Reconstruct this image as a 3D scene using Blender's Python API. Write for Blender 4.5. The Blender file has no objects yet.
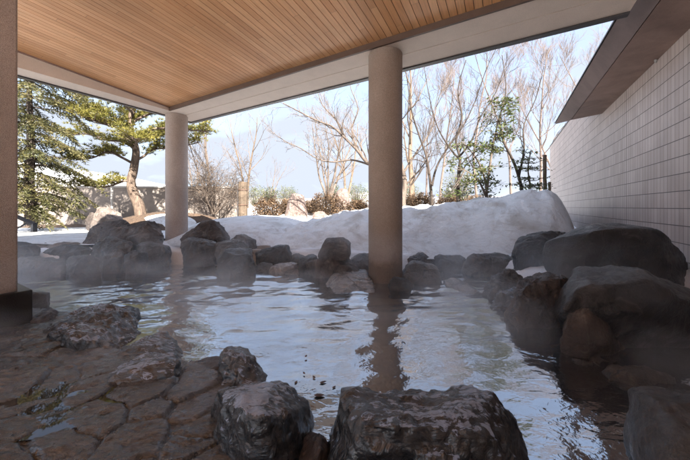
import bpy, bmesh, math, random
import numpy as np
from mathutils import Vector

# ------------------------------------------------------------------ frame of the place
F, CX, H0, CH = 281.0, 345.0, 207.0, 1.08          # focal length in photo px, vanishing column, horizon row, eye height over the water
AX = np.array([0.4971, 0.8677]); BX = np.array([-0.8677, 0.4971])   # building axes
def P(x, y, d): return Vector(((x-CX)/F*d, d, CH-(y-H0)/F*d))
def PZ(x, y, z): return P(x, y, (CH-z)*F/(y-H0))
def AB(a, b, z=0.0): return Vector((AX[0]*a+BX[0]*b, AX[1]*a+BX[1]*b, z))
sc = bpy.context.scene
col = sc.collection

# ------------------------------------------------------------------ numpy noise
def _h(ix, iy, iz, s):
    with np.errstate(over='ignore'):
        h = (ix.astype(np.int64)*374761393 + iy.astype(np.int64)*668265263 + iz.astype(np.int64)*2147483647 + s*974634777) & 0xffffffff
        h = ((h ^ (h >> 13))*1274126177) & 0xffffffff
        h = ((h ^ (h >> 16))*2246822519) & 0xffffffff
    return ((h ^ (h >> 15)) & 0xffffff)/float(0xffffff)*2-1
def vn(p, s=0):
    f = np.floor(p); t = p-f; t = t*t*t*(t*(t*6-15)+10); i = f.astype(np.int64)
    r = 0
    for dx in (0, 1):
        wx = t[:, 0] if dx else 1-t[:, 0]
        for dy in (0, 1):
            wy = t[:, 1] if dy else 1-t[:, 1]
            for dz in (0, 1):
                wz = t[:, 2] if dz else 1-t[:, 2]
                r = r + wx*wy*wz*_h(i[:, 0]+dx, i[:, 1]+dy, i[:, 2]+dz, s)
    return r
ROT = np.array([[0.36, 0.48, -0.8], [-0.8, 0.60, 0.0], [0.48, 0.64, 0.6]])
def fbm(p, s=0, o=5, g=0.5):
    r = 0; a = 1; q = p.copy()
    for k in range(o):
        r = r+a*vn(q, s+k); q = (q @ ROT.T)*2.03; a *= g
    return r
def ridge(p, s=0, o=4):
    r = 0; a = 1; q = p.copy()
    for k in range(o):
        r = r+a*(1-2*np.abs(vn(q, s+k))); q = (q @ ROT.T)*2.1; a *= 0.5
    return r*0.5

# ------------------------------------------------------------------ objects
def tag(o, label=None, cat=None, group=None, kind=None):
    if label: o['label'] = label
    if cat: o['category'] = cat
    if group: o['group'] = group
    if kind: o['kind'] = kind
    return o
def empty(name, loc=(0, 0, 0), **k):
    o = bpy.data.objects.new(name, None); col.objects.link(o); o.location = loc
    return tag(o, **k)
def mesh_obj(name, verts, faces, mat, parent=None, origin=None, smooth=False, **k):
    me = bpy.data.meshes.new(name)
    if origin is not None:
        V = np.asarray(verts, dtype=float)-np.array(origin)
        verts = V.tolist() if len(verts) else []
    me.from_pydata([tuple(v) for v in verts], [], faces); me.update()
    if mat:
        me.materials.append(mat)
    if smooth: me.polygons.foreach_set('use_smooth', [True]*len(me.polygons))
    return link(name, me, parent, origin, **k)
def link(name, me, parent=None, origin=None, **k):
    o = bpy.data.objects.new(name, me); col.objects.link(o)
    if parent: o.parent = parent
    if origin is not None:
        o.location = Vector(origin)-(parent.location if parent else Vector((0, 0, 0)))
    return tag(o, **k)
class MB:
    def __init__(s): s.v = []; s.f = []
    def hexa(s, c):
        n = len(s.v); s.v += [tuple(p) for p in c]
        s.f += [tuple(n+i for i in q) for q in ((0, 3, 2, 1), (4, 5, 6, 7), (0, 1, 5, 4), (1, 2, 6, 5), (2, 3, 7, 6), (3, 0, 4, 7))]
    def abox(s, a0, a1, b0, b1, z0, z1):        # box on the building axes; z may be a function of a
        Z0 = z0 if callable(z0) else (lambda a: z0); Z1 = z1 if callable(z1) else (lambda a: z1)
        r = [(a0, b0), (a1, b0), (a1, b1), (a0, b1)]
        s.hexa([AB(a, b, Z0(a)) for a, b in r]+[AB(a, b, Z1(a)) for a, b in r])
    def prism(s, prof, a0, a1):                 # (b, z) profile swept along a
        n = len(s.v); m = len(prof)
        for a in (a0, a1):
            s.v += [tuple(AB(a if not callable(a) else a(b), b, z)) for b, z in prof]
        s.f += [tuple(n+i for i in range(m))[::-1], tuple(n+m+i for i in range(m))]
        s.f += [(n+i, n+(i+1) % m, n+m+(i+1) % m, n+m+i) for i in range(m)]
    def tube(s, pts, rad, k=5, cap=False):
        n0 = len(s.v); m = len(pts)
        for i, p in enumerate(pts):
            t = (pts[min(i+1, m-1)]-pts[max(i-1, 0)])
            if t.length < 1e-9: t = Vector((0, 0, 1))
            t.normalize()
            u = t.cross(Vector((0.31, 0.17, 0.93)));
            if u.length < 1e-3: u = t.cross(Vector((1, 0, 0)))
            u.normalize(); w = t.cross(u)
            for j in range(k):
                an = 2*math.pi*j/k
                q = p+(u*math.cos(an)+w*math.sin(an))*rad[i]
                s.v.append((q.x, q.y, q.z))
        for i in range(m-1):
            for j in range(k):
                a = n0+i*k+j; b = n0+i*k+(j+1) % k
                s.f.append((a, b, b+k, a+k))
        if cap:
            s.f.append(tuple(n0+j for j in range(k))[::-1]); s.f.append(tuple(n0+(m-1)*k+j for j in range(k)))
    def build(s, name, mat, parent=None, origin=None, **k):
        return mesh_obj(name, s.v, s.f, mat, parent, origin, **k)

# ------------------------------------------------------------------ materials
class NT:
    def __init__(s, name):
        s.m = bpy.data.materials.new(name); s.m.use_nodes = True; s.t = s.m.node_tree
        s.b = s.t.nodes['Principled BSDF']; s.out = s.t.nodes['Material Output']
    def n(s, typ, **kw):
        x = s.t.nodes.new(typ)
        for k, v in kw.items():
            if k.startswith('i_'):
                key = k[2:].replace('_', ' ')
                x.inputs[key].default_value = v
            else: setattr(x, k, v)
        return x
    def l(s, a, b): s.t.links.new(a, b)
    def pos(s): return s.n('ShaderNodeNewGeometry').outputs['Position']
    def noise(s, vec, scale, detail=5, rough=0.6, dist=0.0, stretch=None):
        if stretch is not None:
            mp = s.n('ShaderNodeMapping'); s.l(vec, mp.inputs[0])
            mp.inputs['Rotation'].default_value = stretch[1]; mp.inputs['Scale'].default_value = stretch[0]; vec = mp.outputs[0]
        x = s.n('ShaderNodeTexNoise'); s.l(vec, x.inputs['Vector'])
        x.inputs['Scale'].default_value = scale; x.inputs['Detail'].default_value = detail
        x.inputs['Roughness'].default_value = rough; x.inputs['Distortion'].default_value = dist
        return x.outputs['Fac']
    def ramp(s, fac, stops, interp='LINEAR'):
        r = s.n('ShaderNodeValToRGB'); s.l(fac, r.inputs[0]); cr = r.color_ramp; cr.interpolation = interp
        while len(cr.elements) < len(stops): cr.elements.new(0.5)
        for e, (p, c) in zip(cr.elements, stops):
            e.position = p; e.color = (c[0], c[1], c[2], 1) if not isinstance(c, (int, float)) else (c, c, c, 1)
        return r.outputs[0]
    def mix(s, fac, a, b, mode='MIX'):
        x = s.n('ShaderNodeMix', data_type='RGBA', blend_type=mode)
        for v, i in ((fac, 0), (a, 6), (b, 7)):
            if isinstance(v, (int, float)): x.inputs[i].default_value = v
            elif isinstance(v, tuple): x.inputs[i].default_value = (*v, 1)
            else: s.l(v, x.inputs[i])
        return x.outputs[2]
    def math(s, op, a, b=0.0, c=0.0):
        x = s.n('ShaderNodeMath', operation=op)
        for i, v in enumerate((a, b, c)):
            if isinstance(v, (int, float)): x.inputs[i].default_value = v
            else: s.l(v, x.inputs[i])
        return x.outputs[0]
    def bump(s, h, dist, strength=1.0, prev=None):
        x = s.n('ShaderNodeBump'); s.l(h, x.inputs['Height']); x.inputs['Distance'].default_value = dist
        x.inputs['Strength'].default_value = strength
        if prev is not None: s.l(prev, x.inputs['Normal'])
        return x.outputs[0]
    def done(s, color=None, rough=None, normal=None, spec=None):
        for v, i in ((color, 'Base Color'), (rough, 'Roughness'), (normal, 'Normal'), (spec, 'Specular IOR Level')):
            if v is None: continue
            if isinstance(v, (int, float)): s.b.inputs[i].default_value = v
            elif isinstance(v, tuple): s.b.inputs[i].default_value = (*v, 1)
            else: s.l(v, s.b.inputs[i])
        return s.m

def m_rock(name, c1, c2, c3, r0=0.2, r1=0.6, bump=0.03, sc_=1.0, spec=0.5, coat=0.0):
    t = NT(name); p = t.pos()
    big = t.noise(p, 1.7*sc_, 6, 0.62, 0.4)
    colr = t.ramp(big, [(0.32, c1), (0.52, c2), (0.70, c3)])
    fine = t.noise(p, 38*sc_, 4, 0.7)
    colr = t.mix(0.8, colr, t.ramp(fine, [(0.3, 0.65), (0.7, 1.25)]), 'MULTIPLY')
    ds = t.n('ShaderNodeTexNoise'); t.l(p, ds.inputs['Vector']); ds.inputs['Scale'].default_value = 2.5; ds.inputs['Detail'].default_value = 6
    vm = t.n('ShaderNodeVectorMath', operation='MULTIPLY_ADD'); t.l(ds.outputs['Color'], vm.inputs[0]); vm.inputs[1].default_value = (.7, .7, .7); t.l(p, vm.inputs[2])
    vo = t.n('ShaderNodeTexVoronoi', feature='DISTANCE_TO_EDGE'); t.l(vm.outputs[0], vo.inputs['Vector']); vo.inputs['Scale'].default_value = 2.6
    crk = t.ramp(vo.outputs['Distance'], [(0.0, 0.0), (0.035, 1.0)])
    colr = t.mix(0.4, colr, crk, 'MULTIPLY')
    vein = t.noise(p, 5*sc_, 7, 0.7, 1.2)
    colr = t.mix(t.ramp(vein, [(0.56, 0.0), (0.66, 0.55)]), colr, tuple(min(1, v*1.7+0.015) for v in c3))
    rough = t.ramp(t.noise(p, 6*sc_, 5, 0.7), [(0.38, r0), (0.62, r1)])
    if coat > .9:      # pale sky glints painted into the colour of the upward faces
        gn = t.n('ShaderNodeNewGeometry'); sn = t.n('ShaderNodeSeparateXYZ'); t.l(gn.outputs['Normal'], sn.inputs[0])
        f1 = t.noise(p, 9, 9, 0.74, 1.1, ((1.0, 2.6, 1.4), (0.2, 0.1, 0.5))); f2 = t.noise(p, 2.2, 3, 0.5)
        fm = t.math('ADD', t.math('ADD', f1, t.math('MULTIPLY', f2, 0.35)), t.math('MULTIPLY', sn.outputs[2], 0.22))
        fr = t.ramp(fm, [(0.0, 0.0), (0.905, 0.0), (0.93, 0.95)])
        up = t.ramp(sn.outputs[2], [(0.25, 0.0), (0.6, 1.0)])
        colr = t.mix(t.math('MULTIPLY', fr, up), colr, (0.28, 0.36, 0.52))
    b0 = t.bump(crk, 0.02, 0.6)
    b1 = t.bump(t.noise(p, 7*sc_, 9, 0.68, 0.5), bump*2.2, 1.0, b0)
    b2 = t.bump(t.noise(p, 55*sc_, 5, 0.65), bump*0.30, 1.0, b1)
    if coat:
        t.b.inputs['Coat Weight'].default_value = coat; t.b.inputs['Coat Roughness'].default_value = 0.12; t.b.inputs['Coat IOR'].default_value = 1.5 if coat < .9 else 1.65
        b3 = t.bump(t.noise(p, 9*sc_, 5, 0.6, 1.0, ((1.0, 2.8, 1.6), (0.2, 0.1, 0.5))), 0.022); t.l(b3, t.b.inputs['Coat Normal'])
    return t.done(colr, rough, b2, spec)
M = {}
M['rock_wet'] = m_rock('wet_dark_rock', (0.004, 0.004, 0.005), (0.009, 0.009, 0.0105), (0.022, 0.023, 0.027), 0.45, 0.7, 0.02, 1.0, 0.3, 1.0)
M['rock_grey'] = m_rock('grey_rock', (0.035, 0.032, 0.032), (0.075, 0.069, 0.067), (0.16, 0.148, 0.14), 0.25, 0.6, 0.03, 1.0, 0.5, 0.3)
M['rock_dark'] = m_rock('dark_rock', (0.013, 0.011, 0.011), (0.028, 0.024, 0.023), (0.07, 0.062, 0.058), 0.3, 0.65, 0.025, 1.0, 0.5, 0.25)
M['rock_brown'] = m_rock('brown_rock', (0.042, 0.031, 0.027), (0.085, 0.065, 0.055), (0.16, 0.13, 0.112), 0.4, 0.75)
M['rock_red'] = m_rock('reddish_rock', (0.028, 0.018, 0.015), (0.062, 0.042, 0.034), (0.12, 0.09, 0.078), 0.25, 0.6, 0.03, 1.0, 0.5, 0.3)
M['rock_tan'] = m_rock('tan_rock', (0.09, 0.07, 0.058), (0.16, 0.125, 0.105), (0.24, 0.195, 0.165), 0.45, 0.8, 0.015)
M['rock_pink'] = m_rock('pink_stone', (0.13, 0.09, 0.075), (0.19, 0.14, 0.12), (0.26, 0.2, 0.17), 0.6, 0.9, 0.02)
M['rock_slab'] = m_rock('pale_wet_slab', (0.12, 0.11, 0.11), (0.20, 0.19, 0.19), (0.3, 0.29, 0.29), 0.12, 0.4, 0.008)

def m_paving():
    t = NT('wet_slate'); p = t.pos()
    uv = t.n('ShaderNodeAttribute', attribute_name='tone').outputs['Fac']
    big = t.noise(p, 2.3, 6, 0.65, 0.5)
    c = t.ramp(big, [(0.32, (0.030, 0.029, 0.031)), (0.5, (0.080, 0.080, 0.086)), (0.68, (0.165, 0.168, 0.182))])
    c = t.mix(0.75, c, t.ramp(uv, [(0.0, (0.36, 0.30, 0.26)), (0.5, (0.56, 0.57, 0.61)), (1.0, (0.88, 0.97, 1.12))]), 'MULTIPLY')
    st = t.noise(p, 5, 8, 0.75, 0.3, ((1.0, 5.0, 3.0), (0, 0, -0.5)))
    c = t.mix(0.8, c, t.ramp(st, [(0.35, 0.35), (0.65, 1.6)]), 'MULTIPLY')
    r = t.ramp(t.noise(p, 9, 6, 0.7), [(0.36, 0.10), (0.66, 0.5)])
    b = t.bump(st, 0.06); b = t.bump(t.noise(p, 60, 5, 0.7), 0.006, 1.0, b)
    t.b.inputs['Coat Weight'].default_value = 1.0; t.b.inputs['Coat Roughness'].default_value = 0.10; t.b.inputs['Coat IOR'].default_value = 1.6; t.l(t.bump(t.noise(p, 6, 5, 0.6, 0.3, ((1.0, 4.0, 2.0), (0, 0, -0.5))), 0.03), t.b.inputs['Coat Normal'])
    return t.done(c, r, b, 0.6)
M['paving'] = m_paving()

def m_snow():
    t = NT('old_snow'); p = t.pos()
    c = t.ramp(t.noise(p, 1.3, 6, 0.65, 0.6), [(0.34, (0.62, 0.60, 0.58)), (0.48, (0.84, 0.85, 0.87)), (0.7, (0.9, 0.91, 0.93))])
    dirt = t.noise(p, 2.6, 7, 0.75, 0.9)
    c = t.mix(t.ramp(dirt, [(0.52, 0.0), (0.72, 0.6)]), c, (0.36, 0.29, 0.24))
    sp = t.noise(p, 46, 3, 0.6); c = t.mix(t.ramp(sp, [(0.70, 0.0), (0.74, 0.75)]), c, (0.10, 0.07, 0.05))
    b = t.bump(t.noise(p, 8, 7, 0.68, 0.5), 0.07); b = t.bump(t.noise(p, 60, 4, 0.7), 0.010, 1, b)
    return t.done(c, 0.6, b, 0.3)
M['snow'] = m_snow()

def m_ground():
    t = NT('leaf_litter_ground'); p = t.pos()
    c = t.ramp(t.noise(p, 14, 7, 0.75), [(0.3, (0.05, 0.032, 0.02)), (0.5, (0.14, 0.085, 0.05)), (0.7, (0.30, 0.20, 0.12))])
    sn = t.noise(p, 0.18, 4, 0.6, 0.2)
    c = t.mix(t.ramp(sn, [(0.42, 0.0), (0.46, 1.0)]), c, (0.82, 0.83, 0.86))
    return t.done(c, 0.85, t.bump(t.noise(p, 30, 5, 0.7), 0.02))
M['ground'] = m_ground()
def m_litter():
    t = NT('leaf_litter'); p = t.pos()
    c = t.ramp(t.noise(p, 16, 8, 0.8), [(0.3, (0.02, 0.014, 0.010)), (0.48, (0.07, 0.042, 0.025)), (0.62, (0.15, 0.095, 0.06)), (0.75, (0.28, 0.2, 0.14))])
    return t.done(c, 0.85, t.bump(t.noise(p, 40, 5, 0.7), 0.03))
M['litter'] = m_litter()

def m_water():
    t = NT('hot_spring_water'); p = t.pos()
    h = t.noise(p, 9, 3, 0.5, 0.4, ((0.6, 1.2, 1), (0, 0, 0.3)))
    h2 = t.noise(p, 34, 3, 0.5, 0.3)
    b = t.bump(h, 0.006); b = t.bump(h2, 0.0010, 1, b)
    m = t.done((0.018, 0.021, 0.026), 0.03, b, 0.0)
    gl = t.n('ShaderNodeBsdfGlossy'); gl.inputs['Color'].default_value = (0.93, 0.96, 1.0, 1); gl.inputs['Roughness'].default_value = 0.03; t.l(b, gl.inputs['Normal'])
    fr = t.n('ShaderNodeFresnel'); fr.inputs['IOR'].default_value = 1.6; t.l(b, fr.inputs['Normal'])
    mx = t.n('ShaderNodeMixShader'); t.l(t.math('MINIMUM', t.math('ADD', t.math('MULTIPLY', fr.outputs[0], 1.1), 0.33), 0.96), mx.inputs[0])
    t.l(t.b.outputs[0], mx.inputs[1]); t.l(gl.outputs[0], mx.inputs[2]); t.l(mx.outputs[0], t.out.inputs[0])
    return m
M['water'] = m_water()

def m_aggregate(name, c, c2, sc_=160):
    t = NT(name); p = t.pos()
    v = t.n('ShaderNodeTexVoronoi'); t.l(p, v.inputs['Vector']); v.inputs['Scale'].default_value = sc_
    hue = t.n('ShaderNodeSeparateColor'); t.l(v.outputs['Color'], hue.inputs[0])
    cc = t.ramp(hue.outputs[0], [(0.0, tuple(x*0.72 for x in c)), (0.5, c), (1.0, c2)])
    st = t.noise(p, 2.2, 6, 0.65, 0.4, ((1, 1, 0.5), (0, 0, 0)))
    cc = t.mix(0.7, cc, t.ramp(st, [(0.3, 0.78), (0.7, 1.12)]), 'MULTIPLY')
    zz = t.n('ShaderNodeSeparateXYZ'); t.l(p, zz.inputs[0])
    hh = t.math('ADD', zz.outputs[2], t.math('MULTIPLY', t.noise(p, 5, 5, 0.6), -0.5))
    cc = t.mix(1.0, cc, t.ramp(hh, [(0.0, (0.62, 0.60, 0.58)), (0.16, (1.0, 1.0, 1.0))]), 'MULTIPLY')
    return t.done(cc, 0.75, t.bump(v.outputs['Distance'], 0.004, 0.7), 0.3)
M['aggregate'] = m_aggregate('exposed_aggregate', (0.44, 0.36, 0.31), (0.54, 0.46, 0.41), 260)
M['aggregate2'] = m_aggregate('brown_aggregate', (0.33, 0.255, 0.205), (0.42, 0.34, 0.285), 260)
def m_paint(name, c, rough=0.6, v=0.12, bump=0.002, sc_=3):
    t = NT(name); p = t.pos()
    n = t.ramp(t.noise(p, sc_, 7, 0.65, 0.3), [(0.3, 1-v), (0.7, 1+v)])
    cc = t.mix(1.0, c, n, 'MULTIPLY')
    f = t.noise(p, 120, 3, 0.6)
    cc = t.mix(0.5, cc, t.ramp(f, [(0.35, 0.85), (0.65, 1.12)]), 'MULTIPLY')
    return t.done(cc, rough, t.bump(f, bump), 0.3)
M['beam'] = m_paint('beige_plaster', (0.68, 0.57, 0.48), 0.7, 0.06)
M['trim'] = m_paint('dark_brown_trim', (0.10, 0.062, 0.045), 0.5, 0.15)
M['drip'] = m_paint('dark_metal_edge', (0.05, 0.045, 0.045), 0.4)
M['roofm'] = m_paint('roof_metal', (0.12, 0.11, 0.11), 0.4)
M['plinth'] = m_paint('black_granite', (0.022, 0.020, 0.019), 0.3, 0.3, 0.003, 6)
M['soffit'] = m_paint('rust_brown_soffit', (0.27, 0.18, 0.145), 0.6, 0.32, 0.002, 1.6)
M['fascia'] = m_paint('dark_fascia', (0.13, 0.09, 0.08), 0.8, 0.25, 0.002, 1.6)
M['concrete'] = m_paint('grey_garden_wall', (0.23, 0.195, 0.17), 0.9, 0.3, 0.01, 1.2)
M['coping'] = m_paint('pale_coping', (0.34, 0.32, 0.30), 0.8)
M['postwood'] = m_paint('weathered_post', (0.11, 0.08, 0.056), 0.8, 0.3, 0.01, 4)
M['darkwood'] = m_paint('dark_post', (0.14, 0.10, 0.075), 0.8, 0.3, 0.01, 4)
M['rail'] = m_paint('dark_rail', (0.035, 0.028, 0.025), 0.35)
M['pole'] = m_paint('pale_pole', (0.55, 0.52, 0.48), 0.6)
M['housewall'] = m_paint('pale_render', (0.5, 0.48, 0.45), 0.8)
M['backwall'] = m_paint('beige_wall', (0.55, 0.47, 0.40), 0.7)
M['hill'] = m_paint('far_hillside', (0.34, 0.33, 0.34), 0.95, 0.35, 0.002, 0.02)

def m_boards():
    t = NT('cedar_ceiling_boards')
    uv = t.n('ShaderNodeUVMap', uv_map='UVMap').outputs[0]
    sp = t.n('ShaderNodeSeparateXYZ'); t.l(uv, sp.inputs[0])
    idx = t.math('FLOOR', t.math('DIVIDE', sp.outputs[0], 0.092))
    # board lengths: stagger each board
    off = t.math('MULTIPLY', t.math('FRACT', t.math('MULTIPLY', idx, 0.618)), 1.8)
    seg = t.math('FLOOR', t.math('DIVIDE', t.math('ADD', sp.outputs[1], off), 1.82))
    cb = t.n('ShaderNodeCombineXYZ'); t.l(idx, cb.inputs[0]); t.l(seg, cb.inputs[1])
    wn = t.n('ShaderNodeTexWhiteNoise', noise_dimensions='3D'); t.l(cb.outputs[0], wn.inputs['Vector'])
    c = t.ramp(wn.outputs['Value'], [(0.0, (0.62, 0.31, 0.14)), (0.5, (0.69, 0.365, 0.175)), (1.0, (0.76, 0.425, 0.215))])
    c2 = t.n('ShaderNodeCombineXYZ'); t.l(t.math('MULTIPLY', sp.outputs[0], 26.0), c2.inputs[0]); t.l(sp.outputs[1], c2.inputs[1]); t.l(t.math('MULTIPLY', seg, 7.3), c2.inputs[2])
    g = t.noise(c2.outputs[0], 1.6, 6, 0.65, 1.2)
    c = t.mix(0.75, c, t.ramp(g, [(0.3, 0.72), (0.55, 1.0), (0.75, 1.12)]), 'MULTIPLY')
    # short end joints
    fr = t.math('FRACT', t.math('DIVIDE', t.math('ADD', sp.outputs[1], off), 1.82))
    jt = t.math('LESS_THAN', fr, 0.0022)
    c = t.mix(t.math('MULTIPLY', jt, .55), c, (0.16, 0.08, 0.05))
    st = t.noise(uv, 0.9, 5, 0.6, 0.5)
    c = t.mix(0.6, c, t.ramp(st, [(0.34, 0.82), (0.6, 1.05)]), 'MULTIPLY')
    return t.done(c, 0.42, t.bump(g, 0.001), 0.4)
M['boards'] = m_boards()

def m_tiles():
    t = NT('mauve_border_tiles')
    uv = t.n('ShaderNodeUVMap', uv_map='UVMap').outputs[0]
    sp = t.n('ShaderNodeSeparateXYZ'); t.l(uv, sp.inputs[0])
    TW, TH = 0.106, 0.2316
    gx = t.math('DIVIDE', sp.outputs[0], TW); gy = t.math('DIVIDE', sp.outputs[1], TH)
    ix = t.math('FLOOR', gx); iy = t.math('FLOOR', gy); fx = t.math('FRACT', gx); fy = t.math('FRACT', gy)
    cb = t.n('ShaderNodeCombineXYZ'); t.l(ix, cb.inputs[0]); t.l(iy, cb.inputs[1])
    wn = t.n('ShaderNodeTexWhiteNoise', noise_dimensions='3D'); t.l(cb.outputs[0], wn.inputs['Vector'])
    c = t.ramp(wn.outputs['Value'], [(0.0, (0.41, 0.335, 0.30)), (0.5, (0.445, 0.37, 0.335)), (1.0, (0.48, 0.405, 0.37))])
    st = t.noise(uv, 1.1, 6, 0.65, 0.5)
    c = t.mix(0.7, c, t.ramp(st, [(0.3, 0.80), (0.7, 1.1)]), 'MULTIPLY')
    # joints: shallow narrow vertical, dark wide horizontal
    jv = t.math('LESS_THAN', t.math('MINIMUM', fx, t.math('SUBTRACT', 1.0, fx)), 0.045)
    jh = t.math('LESS_THAN', fy, 0.050)
    cj = t.math('LESS_THAN', t.math('ABSOLUTE', t.math('SUBTRACT', sp.outputs[0], 7.42)), 0.009)
    c = t.mix(t.math('MULTIPLY', jv, 0.8), c, (0.13, 0.095, 0.085))
    c = t.mix(t.math('MAXIMUM', jh, cj), c, (0.085, 0.066, 0.06))
    # weeping stains running down from the joints
    ws = t.n('ShaderNodeCombineXYZ'); t.l(t.math('MULTIPLY', sp.outputs[0], 9.0), ws.inputs[0]); t.l(t.math('MULTIPLY', sp.outputs[1], 0.8), ws.inputs[1])
    c = t.mix(0.3, c, t.ramp(t.noise(ws.outputs[0], 1.0, 4, 0.6), [(0.35, 0.82), (0.6, 1.04)]), 'MULTIPLY')
    hgt = t.math('SUBTRACT', 1.0, t.math('MAXIMUM', jh, t.math('MULTIPLY', jv, 0.6)))
    hgt = t.math('ADD', hgt, t.math('MULTIPLY', wn.outputs['Value'], 0.12))
    return t.done(c, 0.5, t.bump(hgt, 0.006), 0.35)
M['tiles'] = m_tiles()

def m_leaf(name, c1, c2, c3, rough=0.5, sc_=2.5):
    t = NT(name); p = t.pos()
    n = t.noise(p, sc_, 5, 0.7); n2 = t.noise(p, 60, 2, 0.6)
    c = t.ramp(t.math('ADD', t.math('MULTIPLY', n, 0.6), t.math('MULTIPLY', n2, 0.4)), [(0.36, c1), (0.5, c2), (0.64, c3)])
    m = t.done(c, rough, None, 0.3)
    tr = t.n('ShaderNodeBsdfTranslucent'); t.l(c, tr.inputs[0])
    mx = t.n('ShaderNodeMixShader'); mx.inputs[0].default_value = 0.3
    t.l(t.b.outputs[0], mx.inputs[1]); t.l(tr.outputs[0], mx.inputs[2]); t.l(mx.outputs[0], t.out.inputs[0])
    return m
M['pine'] = m_leaf('pine_needles', (0.05, 0.065, 0.02), (0.17, 0.155, 0.035), (0.33, 0.27, 0.06))
M['yew'] = m_leaf('conifer_sprays', (0.035, 0.045, 0.018), (0.095, 0.09, 0.035), (0.21, 0.165, 0.07))
M['broadleaf'] = m_leaf('evergreen_leaves', (0.035, 0.055, 0.018), (0.09, 0.11, 0.035), (0.20, 0.19, 0.07), 0.35)
M['brownleaf'] = m_leaf('russet_foliage', (0.085, 0.052, 0.030), (0.165, 0.105, 0.062), (0.27, 0.185, 0.115), 0.7)
M['olive'] = m_leaf('olive_foliage', (0.05, 0.07, 0.03), (0.12, 0.13, 0.055), (0.22, 0.2, 0.09), 0.6)
def m_bark(name, c1, c2):
    t = NT(name); p = t.pos()
    n = t.noise(p, 9, 7, 0.7, 0.6, ((1, 1, 0.35), (0, 0, 0)))
    return t.done(t.ramp(n, [(0.34, c1), (0.66, c2)]), 0.85, t.bump(n, 0.03), 0.2)
M['bark_pine'] = m_bark('pine_bark', (0.045, 0.03, 0.024), (0.19, 0.14, 0.105))
M['bark_dark'] = m_bark('dark_bark', (0.028, 0.021, 0.017), (0.085, 0.066, 0.054))
M['bark_grey'] = m_bark('grey_bark', (0.07, 0.052, 0.042), (0.17, 0.135, 0.11))
M['bark_sand'] = m_bark('sandy_bark', (0.085, 0.06, 0.042), (0.19, 0.14, 0.10))
M['bark_pink'] = m_bark('pinkish_bark', (0.10, 0.074, 0.062), (0.19, 0.145, 0.122))

# ------------------------------------------------------------------ rocks
RK = [0]
def hull_rock(name, pts, mat, label, amp=0.05, freq=2.2, vox=None, smooth=6, group=None, cat='rock', rough=1.0, nplane=9):
    RK[0] += 1; seed = RK[0]*17
    P3 = np.array([tuple(p) for p in pts]); c = P3.mean(0); c[2] = P3[:, 2].min()
    ext = P3.max(0)-P3.min(0); size = float(np.linalg.norm(ext)/1.7)
    bm = bmesh.new()
    for p in P3-c: bm.verts.new(p)
    r = bmesh.ops.convex_hull(bm, input=bm.verts)
    bad = [g for g in r['geom_interior'] if isinstance(g, bmesh.types.BMVert)]
    if bad: bmesh.ops.delete(bm, geom=bad, context='VERTS')
    me = bpy.data.meshes.new('tmp'); bm.to_mesh(me); bm.free()
    o = bpy.data.objects.new('tmp', me); col.objects.link(o)
    md = o.modifiers.new('r', 'REMESH'); md.mode = 'VOXEL'; md.voxel_size = vox or max(size/42, 0.008)
    ms = o.modifiers.new('s', 'SMOOTH'); ms.iterations = smooth; ms.factor = 0.5
    dg = bpy.context.evaluated_depsgraph_get()
    m2 = bpy.data.meshes.new_from_object(o.evaluated_get(dg))
    bpy.data.objects.remove(o); bpy.data.meshes.remove(me)
    n = len(m2.vertices); co = np.empty(n*3); m2.vertices.foreach_get('co', co); co = co.reshape(-1, 3)
    nr = np.empty(n*3); m2.vertices.foreach_get('normal', nr); nr = nr.reshape(-1, 3)
    rs = np.random.RandomState(seed); lo_, hi_ = co.min(0), co.max(0)
    for j in range(nplane):
        v = rs.normal(size=3); v[2] = abs(v[2])*(1.0 if j % 3 else 2.2)+.05; v /= np.linalg.norm(v)
        pr = co @ v; off = np.quantile(pr, rs.uniform(.86, .97)); ex_ = np.maximum(pr-off, 0)
        co = co-(ex_*.85)[:, None]*v
    l2, h2 = co.min(0), co.max(0); co = lo_+(co-l2)*(hi_-lo_)/(h2-l2)
    k = freq/size
    q = (co+c)*k
    d = fbm(q, seed, 3, 0.5)*0.55 + ridge(q*1.9+3.1, seed+7, 4)*0.35*rough + fbm(q*7, seed+11, 3, 0.55)*0.10*rough
    # chipped facets: quantise the low-frequency part a little
    st = vn(q*1.3+9.7, seed+3); d = d+0.35*(np.round(st*3)/3-st)
    co = co+nr*(d*amp*size)[:, None]
    m2.vertices.foreach_set('co', co.ravel()); m2.update()
    m2.polygons.foreach_set('use_smooth', [True]*len(m2.polygons))
    m2.name = name; m2.materials.clear(); m2.materials.append(mat)
    ob = bpy.data.objects.new(name, m2); col.objects.link(ob); ob.location = c
    return tag(ob, label, cat, group)

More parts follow.
